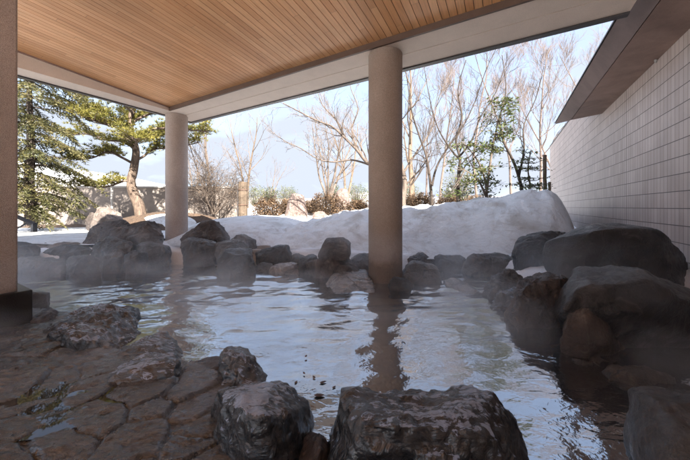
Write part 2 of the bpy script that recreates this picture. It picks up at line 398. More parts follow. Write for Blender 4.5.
def front_rock(label, px, d, t, mat, zb=None, amp=0.06, name='rock', fs=0.78, fz=0.80, over=False, **k):
    """an outline as seen from the bath, standing at distance d, t metres deep."""
    w = [P(x, y, d) for x, y in px]
    if zb is None: zb = min(p.z for p in w)-0.06
    cx = sum(p.x for p in w)/len(w)
    zt = max(p.z for p in w)
    lo = sorted(w, key=lambda p: p.z)
    ray = Vector((cx, d, 0)).normalized()
    xs = [p.x for p in w]; x0, x1 = min(xs), max(xs)
    ring = list(w)+[Vector((x0+0.06*(x1-x0), d, zb)), Vector((x1-0.06*(x1-x0), d, zb))]
    pts = []
    for s, f, g in ((-0.5, fs, fz), (-0.18, 0.97, 0.97), (0.1, 1.0, 1.0), (0.5, 0.72, 0.86)):
        for p in ring:
            kk = (d+ray.y*t*s)/d
            q = Vector((cx+(p.x-cx)*f*kk, p.y, zb+(p.z-zb)*g))
            hf = min(1, max(0, (p.z-zb)/(zt-zb)))
            q = q+ray*(t*s*((0.25+0.75*hf) if (over and s < 0) else 1)); 
            if s < 0:      # keep what is nearer inside the outline seen from the bath
                pass
            elif q.z > zb+.02:
                q.z = max(zb+.02, CH-(CH-q.z)*(d+ray.y*t*s)/d)
            pts.append(q)
    return hull_rock(name, pts, mat, label, amp, **k)
def plan_rock(label, px, z, h, mat, amp=0.05, name='rock', grow=1.05, **k):
    """an outline of the top face seen from above, z is its height over the water."""
    w = [PZ(x, y, z) for x, y in px]; c = sum(w, Vector())/len(w)
    pts = []
    for s, zz in ((0.86, z), (grow, z-0.35*h), (grow, z-h)):
        for p in w: pts.append(Vector((c.x+(p.x-c.x)*s, c.y+(p.y-c.y)*s, zz)))
    return hull_rock(name, pts, mat, label, amp, **k)

R = M
FAR = [
 ('dark wet rock half hidden behind the square pillar on the far shore', [(14,243),(20,241),(33,246),(36,252),(35,262),(30,268),(14,268)], 5.0, .6, 'rock_dark'),
 ('long flat tan rock lying along the edge of the left snow patch', [(24,246),(50,243),(86,243),(91,248),(84,256),(34,258)], 5.9, .7, 'rock_tan'),
 ('low dark rounded rock in front of the long flat tan rock', [(34,256),(50,247),(74,245),(87,246),(89,256),(62,261),(38,261)], 5.3, .6, 'rock_dark'),
 ('pale topped flat rock at the waterline beside the square pillar', [(20,262),(33,257),(53,257),(67,261),(66,273),(20,277)], 4.75, .7, 'rock_grey'),
 ('square dark rock at the waterline right of the pale topped flat rock', [(66,259),(72,254),(94,254),(98,264),(95,276),(66,277)], 4.55, .6, 'rock_dark'),
 ('flat dark slab rock wedged below the big pale brown rock', [(92,246),(100,239),(129,237),(134,241),(127,250),(100,254)], 5.2, .6, 'rock_grey'),
 ('big pale brown rock leaning behind the block left of the round column', [(89,244),(96,232),(107,222),(118,221),(132,223),(138,243)], 6.2, .8, 'rock_brown'),
 ('large smooth dark block left of the left round column', [(113,236),(118,225),(150,222),(160,227),(163,238),(158,244),(130,246)], 5.75, .8, 'rock_brown'),
 ('small rounded grey rock under the slab at the left far waterline', [(101,256),(107,248),(116,246),(126,247),(126,258),(106,264)], 4.95, .45, 'rock_grey'),
 ('tiny flat stone just above water left of the left round column', [(103,261),(114,257),(122,259),(122,270),(103,271)], 4.65, .35, 'rock_dark'),
 ('rounded dark rock at the waterline below the smooth dark block', [(123,253),(135,249),(144,252),(146,264),(140,271),(123,271)], 4.7, .5, 'rock_dark'),
 ('wide grey rock against the foot of the left round column', [(130,245),(142,241),(165,242),(171,248),(172,264),(145,266)], 5.3, .6, 'rock_grey'),
 ('large peaked dark rock right behind the left round column', [(181,238),(189,224),(213,222),(222,225),(230,236),(228,244),(184,246)], 6.0, .8, 'rock_brown'),
 ('pale capped square rock right of the left round column', [(182,243),(191,237),(213,238),(218,244),(216,258),(184,260)], 5.3, .6, 'rock_grey'),
 ('rounded grey rock at the foot of the middle snow mound', [(230,240),(237,234),(246,235),(254,242),(254,252),(234,253)], 5.8, .5, 'rock_brown'),
 ('flat dark slab lying on top of the long square waterline rock', [(214,244),(228,241),(241,241),(246,245),(244,252),(216,254)], 5.2, .6, 'rock_grey'),
 ('long square dark rock at the waterline right of the left column', [(217,252),(234,249),(250,249),(256,253),(257,266),(252,276),(218,278)], 4.6, .55, 'rock_dark'),
 ('smooth flat topped dark rock in front of the middle snow mound', [(255,251),(263,246),(275,245),(289,247),(293,252),(291,262),(272,267),(257,264)], 5.2, .6, 'rock_dark'),
 ('small grey stone touching the water under the smooth flat topped rock', [(253,268),(263,262),(272,264),(270,273),(254,275)], 4.75, .35, 'rock_grey'),
 ('low pale wet slab barely above water before the middle snow mound', [(267,268),(278,263),(297,264),(300,272),(268,275)], 4.7, .5, 'rock_slab'),
 ('small frosted stone between the snow mounds left of the stacked rocks', [(287,260),(294,254),(304,254),(308,262),(304,272),(288,272)], 5.1, .4, 'rock_grey'),
 ('small dark lumpy rock left under the perched brown boulder', [(299,263),(306,256),(313,255),(319,260),(317,274),(300,274)], 4.75, .4, 'rock_dark'),
 ('wide rough brown rock carrying the perched squarish boulder', [(304,266),(314,259),(332,257),(351,258),(360,267),(353,279),(320,281),(303,277)], 4.5, .55, 'rock_brown'),
 ('dark reddish stone between the perched boulder and the middle column', [(349,257),(360,252),(372,252),(374,268),(356,270)], 4.9, .45, 'rock_red'),
 ('reddish flat rock under the snow bank just right of the middle column', [(401,255),(422,252),(435,255),(436,266),(402,268)], 5.1, .5, 'rock_red'),
 ('rounded grey rock beside the right foot of the middle column', [(400,269),(413,261),(435,261),(441,272),(440,286),(417,293),(400,290)], 4.2, .55, 'rock_grey'),
 ('small dark stone at the foot of the middle column', [(388,278),(405,277),(415,286),(414,297),(390,297)], 3.75, .35, 'rock_dark'),
 ('flat topped dark rock under the snow bank by the inlet', [(435,258),(441,254),(463,255),(466,261),(464,275),(438,275)], 5.0, .5, 'rock_dark'),
 ('angular grey rock under the snow bank right of the inlet', [(464,263),(471,254),(487,252),(513,257),(517,266),(494,282),(485,288),(467,277)], 4.6, .6, 'rock_grey'),
 ('upright dark boulder with pale streak at the right end of snow bank', [(515,246),(519,236),(528,231),(562,232),(567,237),(565,264),(545,274),(520,268)], 4.3, .8, 'rock_dark'),
]
for lab, px, d, t, m in FAR:
    front_rock(lab, px, d, t*.95, R[m], zb=-0.25 if d < 5.15 else 0.02, amp=0.085, smooth=2, rough=1.3, vox=.016, fs=.86, fz=.62 if d > 5.15 else .74, group='rocks edging the pool')
# middle group
front_rock('squarish brown boulder perched on a wide rough rock left of middle column', [(318,243),(320,239),(331,237),(344,239),(351,243),(351,253),(347,258),(320,258)], 4.6, .5, R['rock_brown'], zb=CH-(258-H0)/F*4.6, amp=0.05, fz=.95)
plan_rock('flat wet grey slab sloping into the water left of the middle column', [(322,279),(333,273),(354,268),(368,268),(376,279),(372,287),(352,290),(334,289)], .09, .4, R['rock_slab'], 0.05)
plan_rock('pale flat stepping slab lying in the small inlet', [(441,279),(456,276),(477,279),(486,287),(470,290),(446,288)], .03, .3, R['rock_slab'], 0.02)
front_rock('rough frosted rock on the right shore below the upright boulder', [(483,296),(491,283),(509,268),(517,271),(521,292),(500,305),(486,305)], 3.5, .5, R['rock_grey'], -.2, .11, rough=2)
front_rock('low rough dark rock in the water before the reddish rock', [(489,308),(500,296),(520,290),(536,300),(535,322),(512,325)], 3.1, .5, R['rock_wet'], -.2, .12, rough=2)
front_rock('rough reddish brown rock leaning toward the water on the right shore', [(505,308),(526,285),(548,274),(563,283),(578,310),(586,330),(581,345),(560,343),(530,330)], 2.7, .5, R['rock_red'], -.2, .09, rough=1.8, smooth=3)
front_rock('smooth tan rock face leaning under the huge overhanging boulder', [(561,304),(572,298),(590,313),(612,344),(636,368),(646,392),(600,392),(572,345)], 2.15, .35, R['rock_brown'], -.2, .05)
front_rock('big dark brown boulder lying against the tiled wall', [(560,244),(574,233),(590,227),(612,223),(634,223),(656,227),(668,234),(680,256),(688,282),(640,290),(566,276),(558,262)], 3.55, 1.0, R['rock_dark'], .05, .045, freq=1.8, smooth=2, fs=.9, fz=.92)
front_rock('huge dark overhanging boulder at the right with pale upper ridge', [(557,282),(566,269),(600,270),(640,274),(690,292),(740,318),(745,375),(690,385),(640,380),(612,356),(588,316)], 2.35, .85, R['rock_dark'], .02, .035, fs=.97, fz=.97, freq=1.8, over=True, smooth=2, nplane=4, rough=2.2)
front_rock('small rough pebbly rock in the water under the overhanging boulder', [(564,372),(577,358),(592,356),(606,358),(616,369),(612,382),(582,384)], 1.98, .32, R['rock_grey'], -.15, .12, rough=2.2)
plan_rock('grey boulder with pale waterline rim in the lower right corner', [(630,378),(660,364),(760,366),(840,480),(704,490),(668,445),(641,405)], .29, .65, R['rock_grey'], .05, grow=1.06, rough=1.4, smooth=3)
front_rock('dark rock packed between the overhanging boulder and the lower right corner boulder', [(606,378),(622,368),(648,364),(676,372),(684,400),(640,412),(612,398)], 1.8, .42, R['rock_grey'], -.2, .07, rough=1.6, smooth=3)
# foreground
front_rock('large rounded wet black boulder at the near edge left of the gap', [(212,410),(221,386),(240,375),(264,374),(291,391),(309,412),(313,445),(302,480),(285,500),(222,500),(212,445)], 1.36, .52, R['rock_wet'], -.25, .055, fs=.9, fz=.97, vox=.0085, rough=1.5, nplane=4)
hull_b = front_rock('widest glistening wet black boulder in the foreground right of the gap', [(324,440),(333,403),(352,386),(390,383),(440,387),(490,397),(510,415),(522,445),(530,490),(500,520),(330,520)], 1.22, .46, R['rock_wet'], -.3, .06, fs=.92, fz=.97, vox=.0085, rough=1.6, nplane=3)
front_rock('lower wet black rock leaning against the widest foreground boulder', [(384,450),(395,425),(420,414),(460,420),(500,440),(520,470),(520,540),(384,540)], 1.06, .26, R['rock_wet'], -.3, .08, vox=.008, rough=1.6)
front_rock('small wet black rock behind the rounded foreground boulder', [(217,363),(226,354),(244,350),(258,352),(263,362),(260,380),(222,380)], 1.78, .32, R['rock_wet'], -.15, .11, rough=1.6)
front_rock('dark brown rock filling the gap between the two foreground boulders', [(284,456),(310,438),(327,443),(345,466),(345,520),(284,520)], 1.22, .3, R['rock_red'], -.3, .08)
plan_rock('low brown misty rock at the pool edge behind the flagstones', [(186,360),(200,351),(222,352),(232,364),(222,378),(196,380)], .04, .25, R['rock_red'], .07)
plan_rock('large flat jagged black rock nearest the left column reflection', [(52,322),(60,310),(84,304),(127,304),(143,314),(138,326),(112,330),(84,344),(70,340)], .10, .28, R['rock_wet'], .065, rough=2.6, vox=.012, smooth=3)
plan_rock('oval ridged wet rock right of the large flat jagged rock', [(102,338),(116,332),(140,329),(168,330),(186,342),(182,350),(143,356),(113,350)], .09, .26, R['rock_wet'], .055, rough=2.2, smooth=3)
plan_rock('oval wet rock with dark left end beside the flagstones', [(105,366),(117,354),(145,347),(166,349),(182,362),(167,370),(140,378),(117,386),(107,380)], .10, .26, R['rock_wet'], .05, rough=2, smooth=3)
plan_rock('small block of rock touching the pillar plinth by the water', [(24,290),(34,287),(49,286),(48,298),(26,302)], .16, .35, R['rock_dark'], .06)
plan_rock('flat reddish grey rock in front of the pillar plinth corner', [(24,310),(35,302),(58,303),(63,311),(50,319),(27,322)], .09, .26, R['rock_red'], .06, rough=1.6)

# ------------------------------------------------------------------ grids
def grid_obj(name, X, Y, Z, mat, mask=None, attr=None, smooth=True, **k):
    ny, nx = X.shape
    V = np.stack([X, Y, Z], -1).reshape(-1, 3)
    i = np.arange(ny*nx).reshape(ny, nx)
    q = np.stack([i[:-1, :-1], i[:-1, 1:], i[1:, 1:], i[1:, :-1]], -1)
    if mask is not None: q = q[mask[:-1, :-1] & mask[1:, 1:]]
    q = q.reshape(-1, 4)
    used = np.unique(q); remap = -np.ones(len(V), int); remap[used] = np.arange(len(used)); q = remap[q]; V2 = V[used]
    me = bpy.data.meshes.new(name)
    me.vertices.add(len(V2)); me.vertices.foreach_set('co', V2.ravel())
    me.loops.add(len(q)*4); me.loops.foreach_set('vertex_index', q.ravel().astype(np.int32))
    me.polygons.add(len(q)); me.polygons.foreach_set('loop_start', (np.arange(len(q))*4).astype(np.int32))
    me.update(calc_edges=True); me.validate()
    if smooth: me.polygons.foreach_set('use_smooth', [True]*len(me.polygons))
    if attr is not None:
        at = me.attributes.new('tone', 'FLOAT', 'POINT'); at.data.foreach_set('value', attr.reshape(-1)[used].astype(np.float32))
    me.materials.append(mat)
    o = bpy.data.objects.new(name, me); col.objects.link(o)
    return tag(o, **k)
def inpoly(X, Y, poly):
    r = np.zeros(X.shape, bool); n = len(poly)
    for i in range(n):
        x0, y0 = poly[i]; x1, y1 = poly[(i+1) % n]
        c = ((y0 > Y) != (y1 > Y)) & (X < (x1-x0)*(Y-y0)/((y1-y0) if y1 != y0 else 1e-9)+x0)
        r ^= c
    return r
def dist_poly(X, Y, poly):
    r = np.full(X.shape, 1e9); n = len(poly)
    for i in range(n):
        x0, y0 = poly[i]; x1, y1 = poly[(i+1) % n]
        dx, dy = x1-x0, y1-y0; L = dx*dx+dy*dy+1e-12
        t = np.clip(((X-x0)*dx+(Y-y0)*dy)/L, 0, 1)
        r = np.minimum(r, np.hypot(X-x0-t*dx, Y-y0-t*dy))
    return r
def p2(x, y, z=0.0):
    v = PZ(x, y, z); return (v.x, v.y)
pool = [(-8.5, 4.6), p2(20,272), p2(60,270), p2(100,269), p2(150,268), p2(200,268), p2(250,270), p2(300,268), p2(350,272), p2(395,277), p2(425,272), p2(440,268), p2(475,270),
        p2(500,288), p2(535,312), p2(572,345), p2(612,378), p2(640,430), (1.25, .8), (1.0, .55), (-.3, .75), (-.55, 1.35), (-1.0, 1.75), (-1.9, 2.1), (-2.2, 2.6), (-3.2, 3.0), (-5, 3.1), (-8.5, 3.0)]
def sstep(x, a, b):
    t = np.clip((x-a)/(b-a), 0, 1); return t*t*(3-2*t)
# terrain
def terrain(X, Y):
    inn = inpoly(X, Y, pool); d = dist_poly(X, Y, pool)
    sd = np.where(inn, -d, d)
    z = 0.24+0.5*sstep(Y, 7.5, 12.5)*sstep(X, -5.5, -2.5)
    near = 1-sstep(Y, 2.6, 3.6)
    z = z*(1-near)+(-0.12)*near
    pit = -0.55
    w = sstep(sd, -0.05, 0.45)
    z = pit+(z-pit)*w
    pts = np.stack([X.ravel()*0.6, Y.ravel()*0.6, np.zeros(X.size)], 1)
    z = z+0.05*fbm(pts, 5, 3).reshape(X.shape)*sstep(sd, .3, 1.5)
    return z
s = np.linspace(-1, 1, 260); sx = np.sinh(s*7.2)/np.sinh(7.2)*900
s2 = np.linspace(-0.66, 1, 300); sy = np.sinh(s2*6.8)/np.sinh(6.8)*1200+3.5
X, Y = np.meshgrid(sx, sy)
grid_obj('ground', X, Y, terrain(X, Y), M['ground'], kind='structure')

# ---- water
xs = np.arange(-8.6, 3.6, 0.026); ys = np.arange(0.35, 5.9, 0.022)
X, Y = np.meshgrid(xs, ys); Z = np.zeros_like(X)
rg = np.random.RandomState(4)
for k in range(46):
    lam = math.exp(rg.uniform(math.log(.10), math.log(.95)))
    th = rg.normal(math.radians(100), .55)
    am = 0.0045*lam*rg.uniform(.4, 1.2)
    ph = rg.uniform(0, 6.28)
    wob = 0.25*np.sin(X*rg.uniform(.6, 2)+rg.uniform(0, 6))+0.25*np.sin(Y*rg.uniform(.6, 2)+rg.uniform(0, 6))
    Z += am*np.sin((X*math.cos(th)+Y*math.sin(th))*2*math.pi/lam+ph+3*wob)
cur = 0.45+0.55*sstep(fbm(np.stack([X.ravel()*.7, Y.ravel()*.7, 0*X.ravel()], 1), 31, 3).reshape(X.shape), -.5, .6)
Z = Z*cur*.8
grid_obj('pool_water', X, Y, Z, M['water'], kind='structure')

# ---- flagstones: crazy paving, one relief sheet
seeds_px = [(20,333),(40,341),(62,336),(32,352),(8,345),(14,362),(50,362),(75,352),(82,352),(88,372),(60,378),(20,382),(77,390),(40,403),(100,420),(60,446),
            (140,438),(146,392),(188,385),(160,404),(196,402),(190,440),(15,425),(200,470),(110,480),(20,470),(95,344),(205,418)]
S = np.array([p2(x, y, .05) for x, y in seeds_px])
ex = [(-3.2,1.5),(-2.9,.9),(-2.2,.7),(-1.6,.6),(-1.1,.55),(-.6,.5),(-2.6,.2),(-1.8,.1),(-1.0,0),(-.3,.1),(-3.4,2.3),(-3.8,1.8),(-3.8,1.0),(-3.5,.2)]
S = np.vstack([S, np.array(ex)])
xs = np.arange(-4.2, 0.35, 0.0095); ys = np.arange(-0.3, 3.1, 0.0095)
X, Y = np.meshgrid(xs, ys)
pts = np.stack([X.ravel(), Y.ravel(), np.zeros(X.size)], 1)
wx = X+0.05*fbm(pts*3.0, 51, 3).reshape(X.shape); wy = Y+0.05*fbm(pts*3.0, 57, 3).reshape(X.shape)
D1 = np.full(X.shape, 9.); D2 = np.full(X.shape, 9.); I = np.zeros(X.shape, int)
for i, (a, b) in enumerate(S):
    d = np.hypot(wx-a, wy-b)
    closer = d < D1
    D2 = np.where(closer, D1, np.minimum(D2, d)); I = np.where(closer, i, I); D1 = np.where(closer, d, D1)
edge = (D2-D1)*0.5
rg = np.random.RandomState(9); off = rg.uniform(-.006, .008, len(S)); tx = rg.normal(0, .014, len(S)); ty = rg.normal(0, .014, len(S)); tone = rg.uniform(0, 1, len(S))
top = 0.052+off[I]+tx[I]*(X-S[I, 0])+ty[I]*(Y-S[I, 1])
dirn = np.stack([(X*.86+Y*.5).ravel()*2.2, (-X*.5+Y*.86).ravel()*11, (I*3.7).ravel()], 1)
rel = 0.0095*fbm(dirn, 61, 5, .6).reshape(X.shape)+0.0025*fbm(pts*18, 71, 4, .6).reshape(X.shape)
lay = np.round(rel*260)/260*0.75+rel*0.25
pc = PZ(34, 408, .05); pq = PZ(72, 354, .05)
Z = top+lay-0.012*np.exp(-(((X-pc.x)/.30)**2+((Y-pc.y)/.16)**2))-0.010*np.exp(-(((X-pq.x)/.16)**2+((Y-pq.y)/.10)**2))
g = sstep(edge, 0.004, 0.013)
Z = Z*g+(0.036+0.004*fbm(pts*20, 81, 3).reshape(X.shape))*(1-g)
shore = [(-4.3, 3.0), (-3.3, 2.9), (-2.6, 2.75), (-2.25, 2.35), (-1.75, 2.1), (-1.15, 1.95), (-.72, 1.72), (-.5, 1.4), (-.25, 1.0), (.3, .95), (.3, -.3), (-4.3, -.3)]
mk = inpoly(X, Y, shore)
tn = np.where(g > .5, tone[I], 0.3)
grid_obj('flagstone_paving', X, Y, Z, M['paving'], mask=mk, attr=tn, kind='structure')
# puddle film standing in the low flagstones
t = NT('puddle_water'); t.done((0.03, 0.025, 0.02), 0.02); t.b.inputs['IOR'].default_value = 1.5
t.b.inputs['Transmission Weight'].default_value = 0.0
def puddle(px, py, rx, ry, z):
    c = PZ(px, py, z)
    return mesh_obj('puddle', [(c.x+rx*math.cos(k*math.pi/20), c.y+ry*math.sin(k*math.pi/20), z) for k in range(40)], [tuple(range(40))], t.m, kind='structure')
puddle(34, 408, .46, .22, .0435)

# ------------------------------------------------------------------ snow
def snow_patch(label, x0, x1, y0, y1, step, fn, **k):
    xs = np.arange(x0, x1, step); ys = np.arange(y0, y1, step); X, Y = np.meshgrid(xs, ys)
    Z, mk = fn(X, Y)
    return grid_obj('snow', X, Y, Z, M['snow'], mask=mk, kind='stuff', label=label, cat='snow')
def N(X, Y, f, s, o=4): return fbm(np.stack([X.ravel()*f, Y.ravel()*f, 0*X.ravel()], 1), s, o).reshape(X.shape)
cxs = [(P(x, 207, 7).x) for x in (262, 280, 300, 330, 365, 400, 430, 460, 500, 525, 545, 558, 566, 576)]
czs = [CH-(y-207)/F*7 for y in (247, 236, 226, 217.5, 212, 208, 206.5, 205, 198, 194.5, 194, 195, 197, 200)]
def bank(X, Y):
    ang = X/np.maximum(Y, 1)*7*0.5+X*0.5
    cr = np.interp(ang, cxs, czs)
    fr = 4.95+0.12*np.sin(X*1.1+.5)+0.08*N(X, Y, 1.5, 3)+.55*(1-sstep(X, -.6, .6))
    fr = np.where(X > 2.2, fr-0.25*sstep(X, 2.2, 3.2), fr)
    up = sstep(Y, fr-0.1, fr+1.75)**0.75
    dn = 1-0.55*sstep(Y, 7.0, 11.5)
    z = 0.16+(cr-0.16)*up*dn
    lum = N(X, Y, 1.5, 91, 5); 
    z = z+0.07*lum*up+0.05*np.abs(N(X, Y, 3.5, 95, 5))*up - 0.10*sstep(N(X, Y, 1.1, 99, 3), .35, .8)*up*(1-sstep(Y, 6, 7))
    z = z+0.05*ridge(np.stack([X.ravel()*1.6, Y.ravel()*2.4, 0*X.ravel()], 1), 88, 4).reshape(X.shape)*up
    en = np.clip((5.72+(Y-7)*.78+.06*N(X, Y, 1.7, 97)-X)/.5, 0, 1)**.45
    z = 0.1+(z-0.1)*en
    mk = (Y > fr-0.1) & (z > 0.12)
    return z, mk
snow_patch('big dirty snow bank heaped behind the pool rocks up to tiled wall', -2.6, 6.9, 4.4, 12.0, .045, bank)
def dome(X, Y):
    r = np.hypot((X+2.75)/2.4, (Y-9.0)/3.1)
    h = np.clip(1-r**2.2, 0, 1)**0.75
    z = 0.20+0.60*h+0.02*N(X, Y, 1.2, 21)
    return z, r < 1.02
snow_patch('smooth rounded sunlit snow mound between the two round columns', -5.4, -.2, 5.7, 12.4, .06, dome)
def flat(X, Y):
    e = 0.5*N(X, Y, .5, 33)
    z = 0.315+0.02*N(X, Y, .9, 35)-0.2*sstep(Y+e*.6, 10.2, 10.7)
    return z, (X < -4.2+e) & (Y < 10.7) & (Y > 5.75+.2*e)
snow_patch('flat snow patch on the left beyond the pool rocks', -15, -3.6, 5.5, 11.2, .08, flat)
def back(X, Y):
    z = 0.80+0.05*N(X, Y, .5, 43)-0.6*(1-sstep(Y, 10.2, 11.6))-0.5*(1-sstep(X, -3.8, -2.6))
    return z, (X > -3.8)
snow_patch('snow field behind the shrubs at the back of the garden', -4, 40, 10.2, 55, .35, back)

# ------------------------------------------------------------------ pavilion over the bath
ZC = CH+2.343; ZB = CH+2.26; SL = 0.0766
def zc(a): return ZC+(3.69-a)*SL
A0 = -5.2; B0 = -1.24; B1 = 6.85
pav = empty('bath_pavilion', AB(0, 3, 0), label='open bath pavilion with slatted cedar ceiling and beige edge beams on columns', cat='pavilion')
o0 = (0, 0, 0)
def pbuild(mb, name, mat, parent=pav, **k): return mb.build(name, mat, parent, o0, **k)
# ceiling boards with real gaps
V = []; Fc = []; UV = []
nb = int((B1-B0)/0.092)
for i in range(nb+1):
    b0 = B0+i*0.092+0.0035; b1 = min(B0+(i+1)*0.092-0.0035, B1)
    if b1 <= b0: continue
    mb = MB(); mb.abox(A0, 3.69, b0, b1, lambda a: zc(a), lambda a: zc(a)+0.012)
    n = len(V); V += mb.v; Fc += [tuple(n+j for j in f) for f in mb.f]
    cuv = [(b0-B0, A0), (b0-B0, 3.69), (b1-B0, 3.69), (b1-B0, A0)]*2
    for f in mb.f: UV += [cuv[j] for j in f]
ce = mesh_obj('ceiling', V, Fc, M['boards'], pav, o0)
uvl = ce.data.uv_layers.new(name='UVMap'); uvl.data.foreach_set('uv', np.array(UV).ravel())
mb = MB(); mb.abox(A0, 4.44, B0, 7.24, lambda a: zc(a)+0.016, lambda a: zc(a)+0.30); pbuild(mb, 'roof', M['roofm'])
mb = MB()
mb.abox(3.69, 4.035, B0, 7.24, ZB, ZC+.004); mb.abox(4.05, 4.44, B0, 7.24, ZB, ZC-.03)
mb.abox(4.03, 4.055, B0, 7.2, ZB+.02, ZC-.04)
pbuild(mb, 'edge_beam', M['beam'])
mb = MB(); mb.abox(A0, 3.685, 6.853, 7.24, ZB+.001, lambda a: zc(a)+.012); pbuild(mb, 'edge_beam', M['beam'])
mb = MB(); mb.abox(3.655, 3.688, B0, 6.85, ZB-.004, ZC-.001); pbuild(mb, 'ceiling_trim', M['trim'])
mb = MB(); mb.abox(A0, 3.65, 6.825, 6.851, lambda a: zc(a)-.022, lambda a: zc(a)-.001); pbuild(mb, 'ceiling_trim', M['soffit'])
mb = MB(); mb.abox(4.443, 4.53, B0, 7.33, ZB-.02, ZC+.34); mb.abox(A0, 4.44, 7.243, 7.33, ZB-.02, lambda a: zc(a)+.34); pbuild(mb, 'drip_edge', M['drip'])
def lathe(prof, cx, cy, n=48):
    mb = MB(); m = len(prof)
    for r, z in prof:
        for j in range(n):
            an = 2*math.pi*j/n; mb.v.append((cx+r*math.cos(an), cy+r*math.sin(an), z))
    for i in range(m-1):
        for j in range(n):
            a = i*n+j; b = i*n+(j+1) % n; mb.f.append((a, b, b+n, a+n))
    return mb
for (a, b, mat, lab, r) in ((3.93, 1.56, 'aggregate2', 'brown round column rising from the pool edge', .25), (3.96, 7.06, 'aggregate', 'pale round column under the corner of the beams', .243)):
    c = AB(a, b)
    mb = lathe([(r, -.4), (r, 1.2), (r, ZB-.012), (r-.006, ZB-.004)], c.x, c.y)
    pbuild(mb, 'column', M[mat], smooth=True, label=lab)
# square pillar by the paving
def bevel_box(name, a0, a1, b0, b1, z0, z1, bev, mat, parent, **k):
    mb = MB(); mb.abox(a0, a1, b0, b1, z0, z1)
    o = pbuild(mb, name, mat, parent, **k)
    bm = bmesh.new(); bm.from_mesh(o.data); bmesh.ops.bevel(bm, geom=bm.edges[:], offset=bev, segments=2, affect='EDGES', profile=.5)
    bm.to_mesh(o.data); bm.free(); return o
pil = bevel_box('column', .1, .722, 3.76, 4.38, .30, zc(.4)+.008, .014, M['aggregate'], pav, label='square exposed aggregate pillar standing on a black stone plinth')
bevel_box('plinth', .02, .80, 3.705, 4.44, -.05, .335, .008, M['plinth'], pav)

# ------------------------------------------------------------------ bathhouse wing with tiled wall
wing = empty('bathhouse_wing', AB(8, -2.2, 0), label='bathhouse wing with mauve tiled wall and rust brown eave beside the pool', cat='building')
AW = 18.3
mb = MB(); mb.abox(-5, AW, -2.45, -2.02, -.1, CH+3.17)
w = mb.build('tiled_wall', M['tiles'], wing, o0)
uvl = w.data.uv_layers.new(name='UVMap')
for lp in w.data.loops:
    v = w.data.vertices[lp.vertex_index].co
    a = v.x*AX[0]+v.y*AX[1]; b = v.x*BX[0]+v.y*BX[1]
    uvl.data[lp.index].uv = (a+(b+2.02), v.z-CH+0.025+0.2316*20)
mb = MB(); mb.abox(-5, AW+.02, -2.47, -2.0, CH+3.172, CH+3.22); mb.build('wall_cap', M['drip'], wing, o0)
Ze = CH+2.26
mb = MB(); mb.hexa([AB(-5, -1.47, Ze), AB(9.25, -1.47, Ze), AB(9.0, -2.018, Ze), AB(-5, -2.018, Ze), AB(-5, -1.47, Ze+.02), AB(9.25, -1.47, Ze+.02), AB(9.0, -2.018, Ze+.02), AB(-5, -2.018, Ze+.02)])
mb.build('soffit', M['soffit'], wing, o0)
mb = MB(); mb.hexa([AB(-5, -1.455, Ze-.004), AB(9.26, -1.455, Ze-.004), AB(9.3, -1.49, Ze+.03), AB(-5, -1.49, Ze+.03), AB(-5, -1.28, Ze+.235), AB(10.5, -1.28, Ze+.235), AB(10.4, -1.31, Ze+.26), AB(-5, -1.31, Ze+.26)])
mb.build('fascia', M['fascia'], wing, o0)
mb = MB(); mb.hexa([AB(-5, -1.27, Ze+.262), AB(10.55, -1.27, Ze+.262), AB(9.2, -2.018, Ze+.60), AB(-5, -2.018, Ze+.60), AB(-5, -1.27, Ze+.285), AB(10.55, -1.27, Ze+.285), AB(9.2, -2.018, Ze+.63), AB(-5, -2.018, Ze+.63)])
rf = mb.build('eave_roof', M['roofm'], wing, o0)
mb = MB(); mb.hexa([AB(-6, -1.0, Ze+.62), AB(4.4, -1.0, Ze+.62), AB(4.4, -2.4, Ze+.95), AB(-6, -2.4, Ze+.95), AB(-6, -1.0, Ze+.66), AB(4.4, -1.0, Ze+.66), AB(4.4, -2.4, Ze+1.0), AB(-6, -2.4, Ze+1.0)]); mb.build('sun_stop_slab', M['roofm'], wing, o0)  # unseen slab, added to stop sun streaking in between pavilion and wing
mb = MB(); mb.hexa([AB(-6, -2.48, 4.2), AB(9, -2.48, 4.2), AB(9, -7.5, 4.2), AB(-6, -7.5, 4.2), AB(-6, -2.48, 4.35), AB(9, -2.48, 4.35), AB(9, -7.5, 6.2), AB(-6, -7.5, 6.2)]); mb.build('main_roof', M['roofm'], wing, o0)
mb = MB()
for k in range(26):
    a = -2.0+k*.48
    mb.hexa([AB(a-.03, -1.255, Ze+.245), AB(a+.03, -1.255, Ze+.245), AB(a+.03, -1.9, Ze+.56), AB(a-.03, -1.9, Ze+.56), AB(a-.03, -1.255, Ze+.325), AB(a+.03, -1.255, Ze+.325), AB(a+.03, -1.9, Ze+.62), AB(a-.03, -1.9, Ze+.62)])
mb.build('roof_batten', M['roofm'], rf, o0)
bp = AB(6.1, -1.99, Ze-.03)
mb = MB(); mb.tube([bp+Vector((0, 0, .028)), bp, bp-Vector((0, 0, .025))], [.018, .018, .006], 8, True); mb.build('wall_hook', M['coping'], wing, o0)

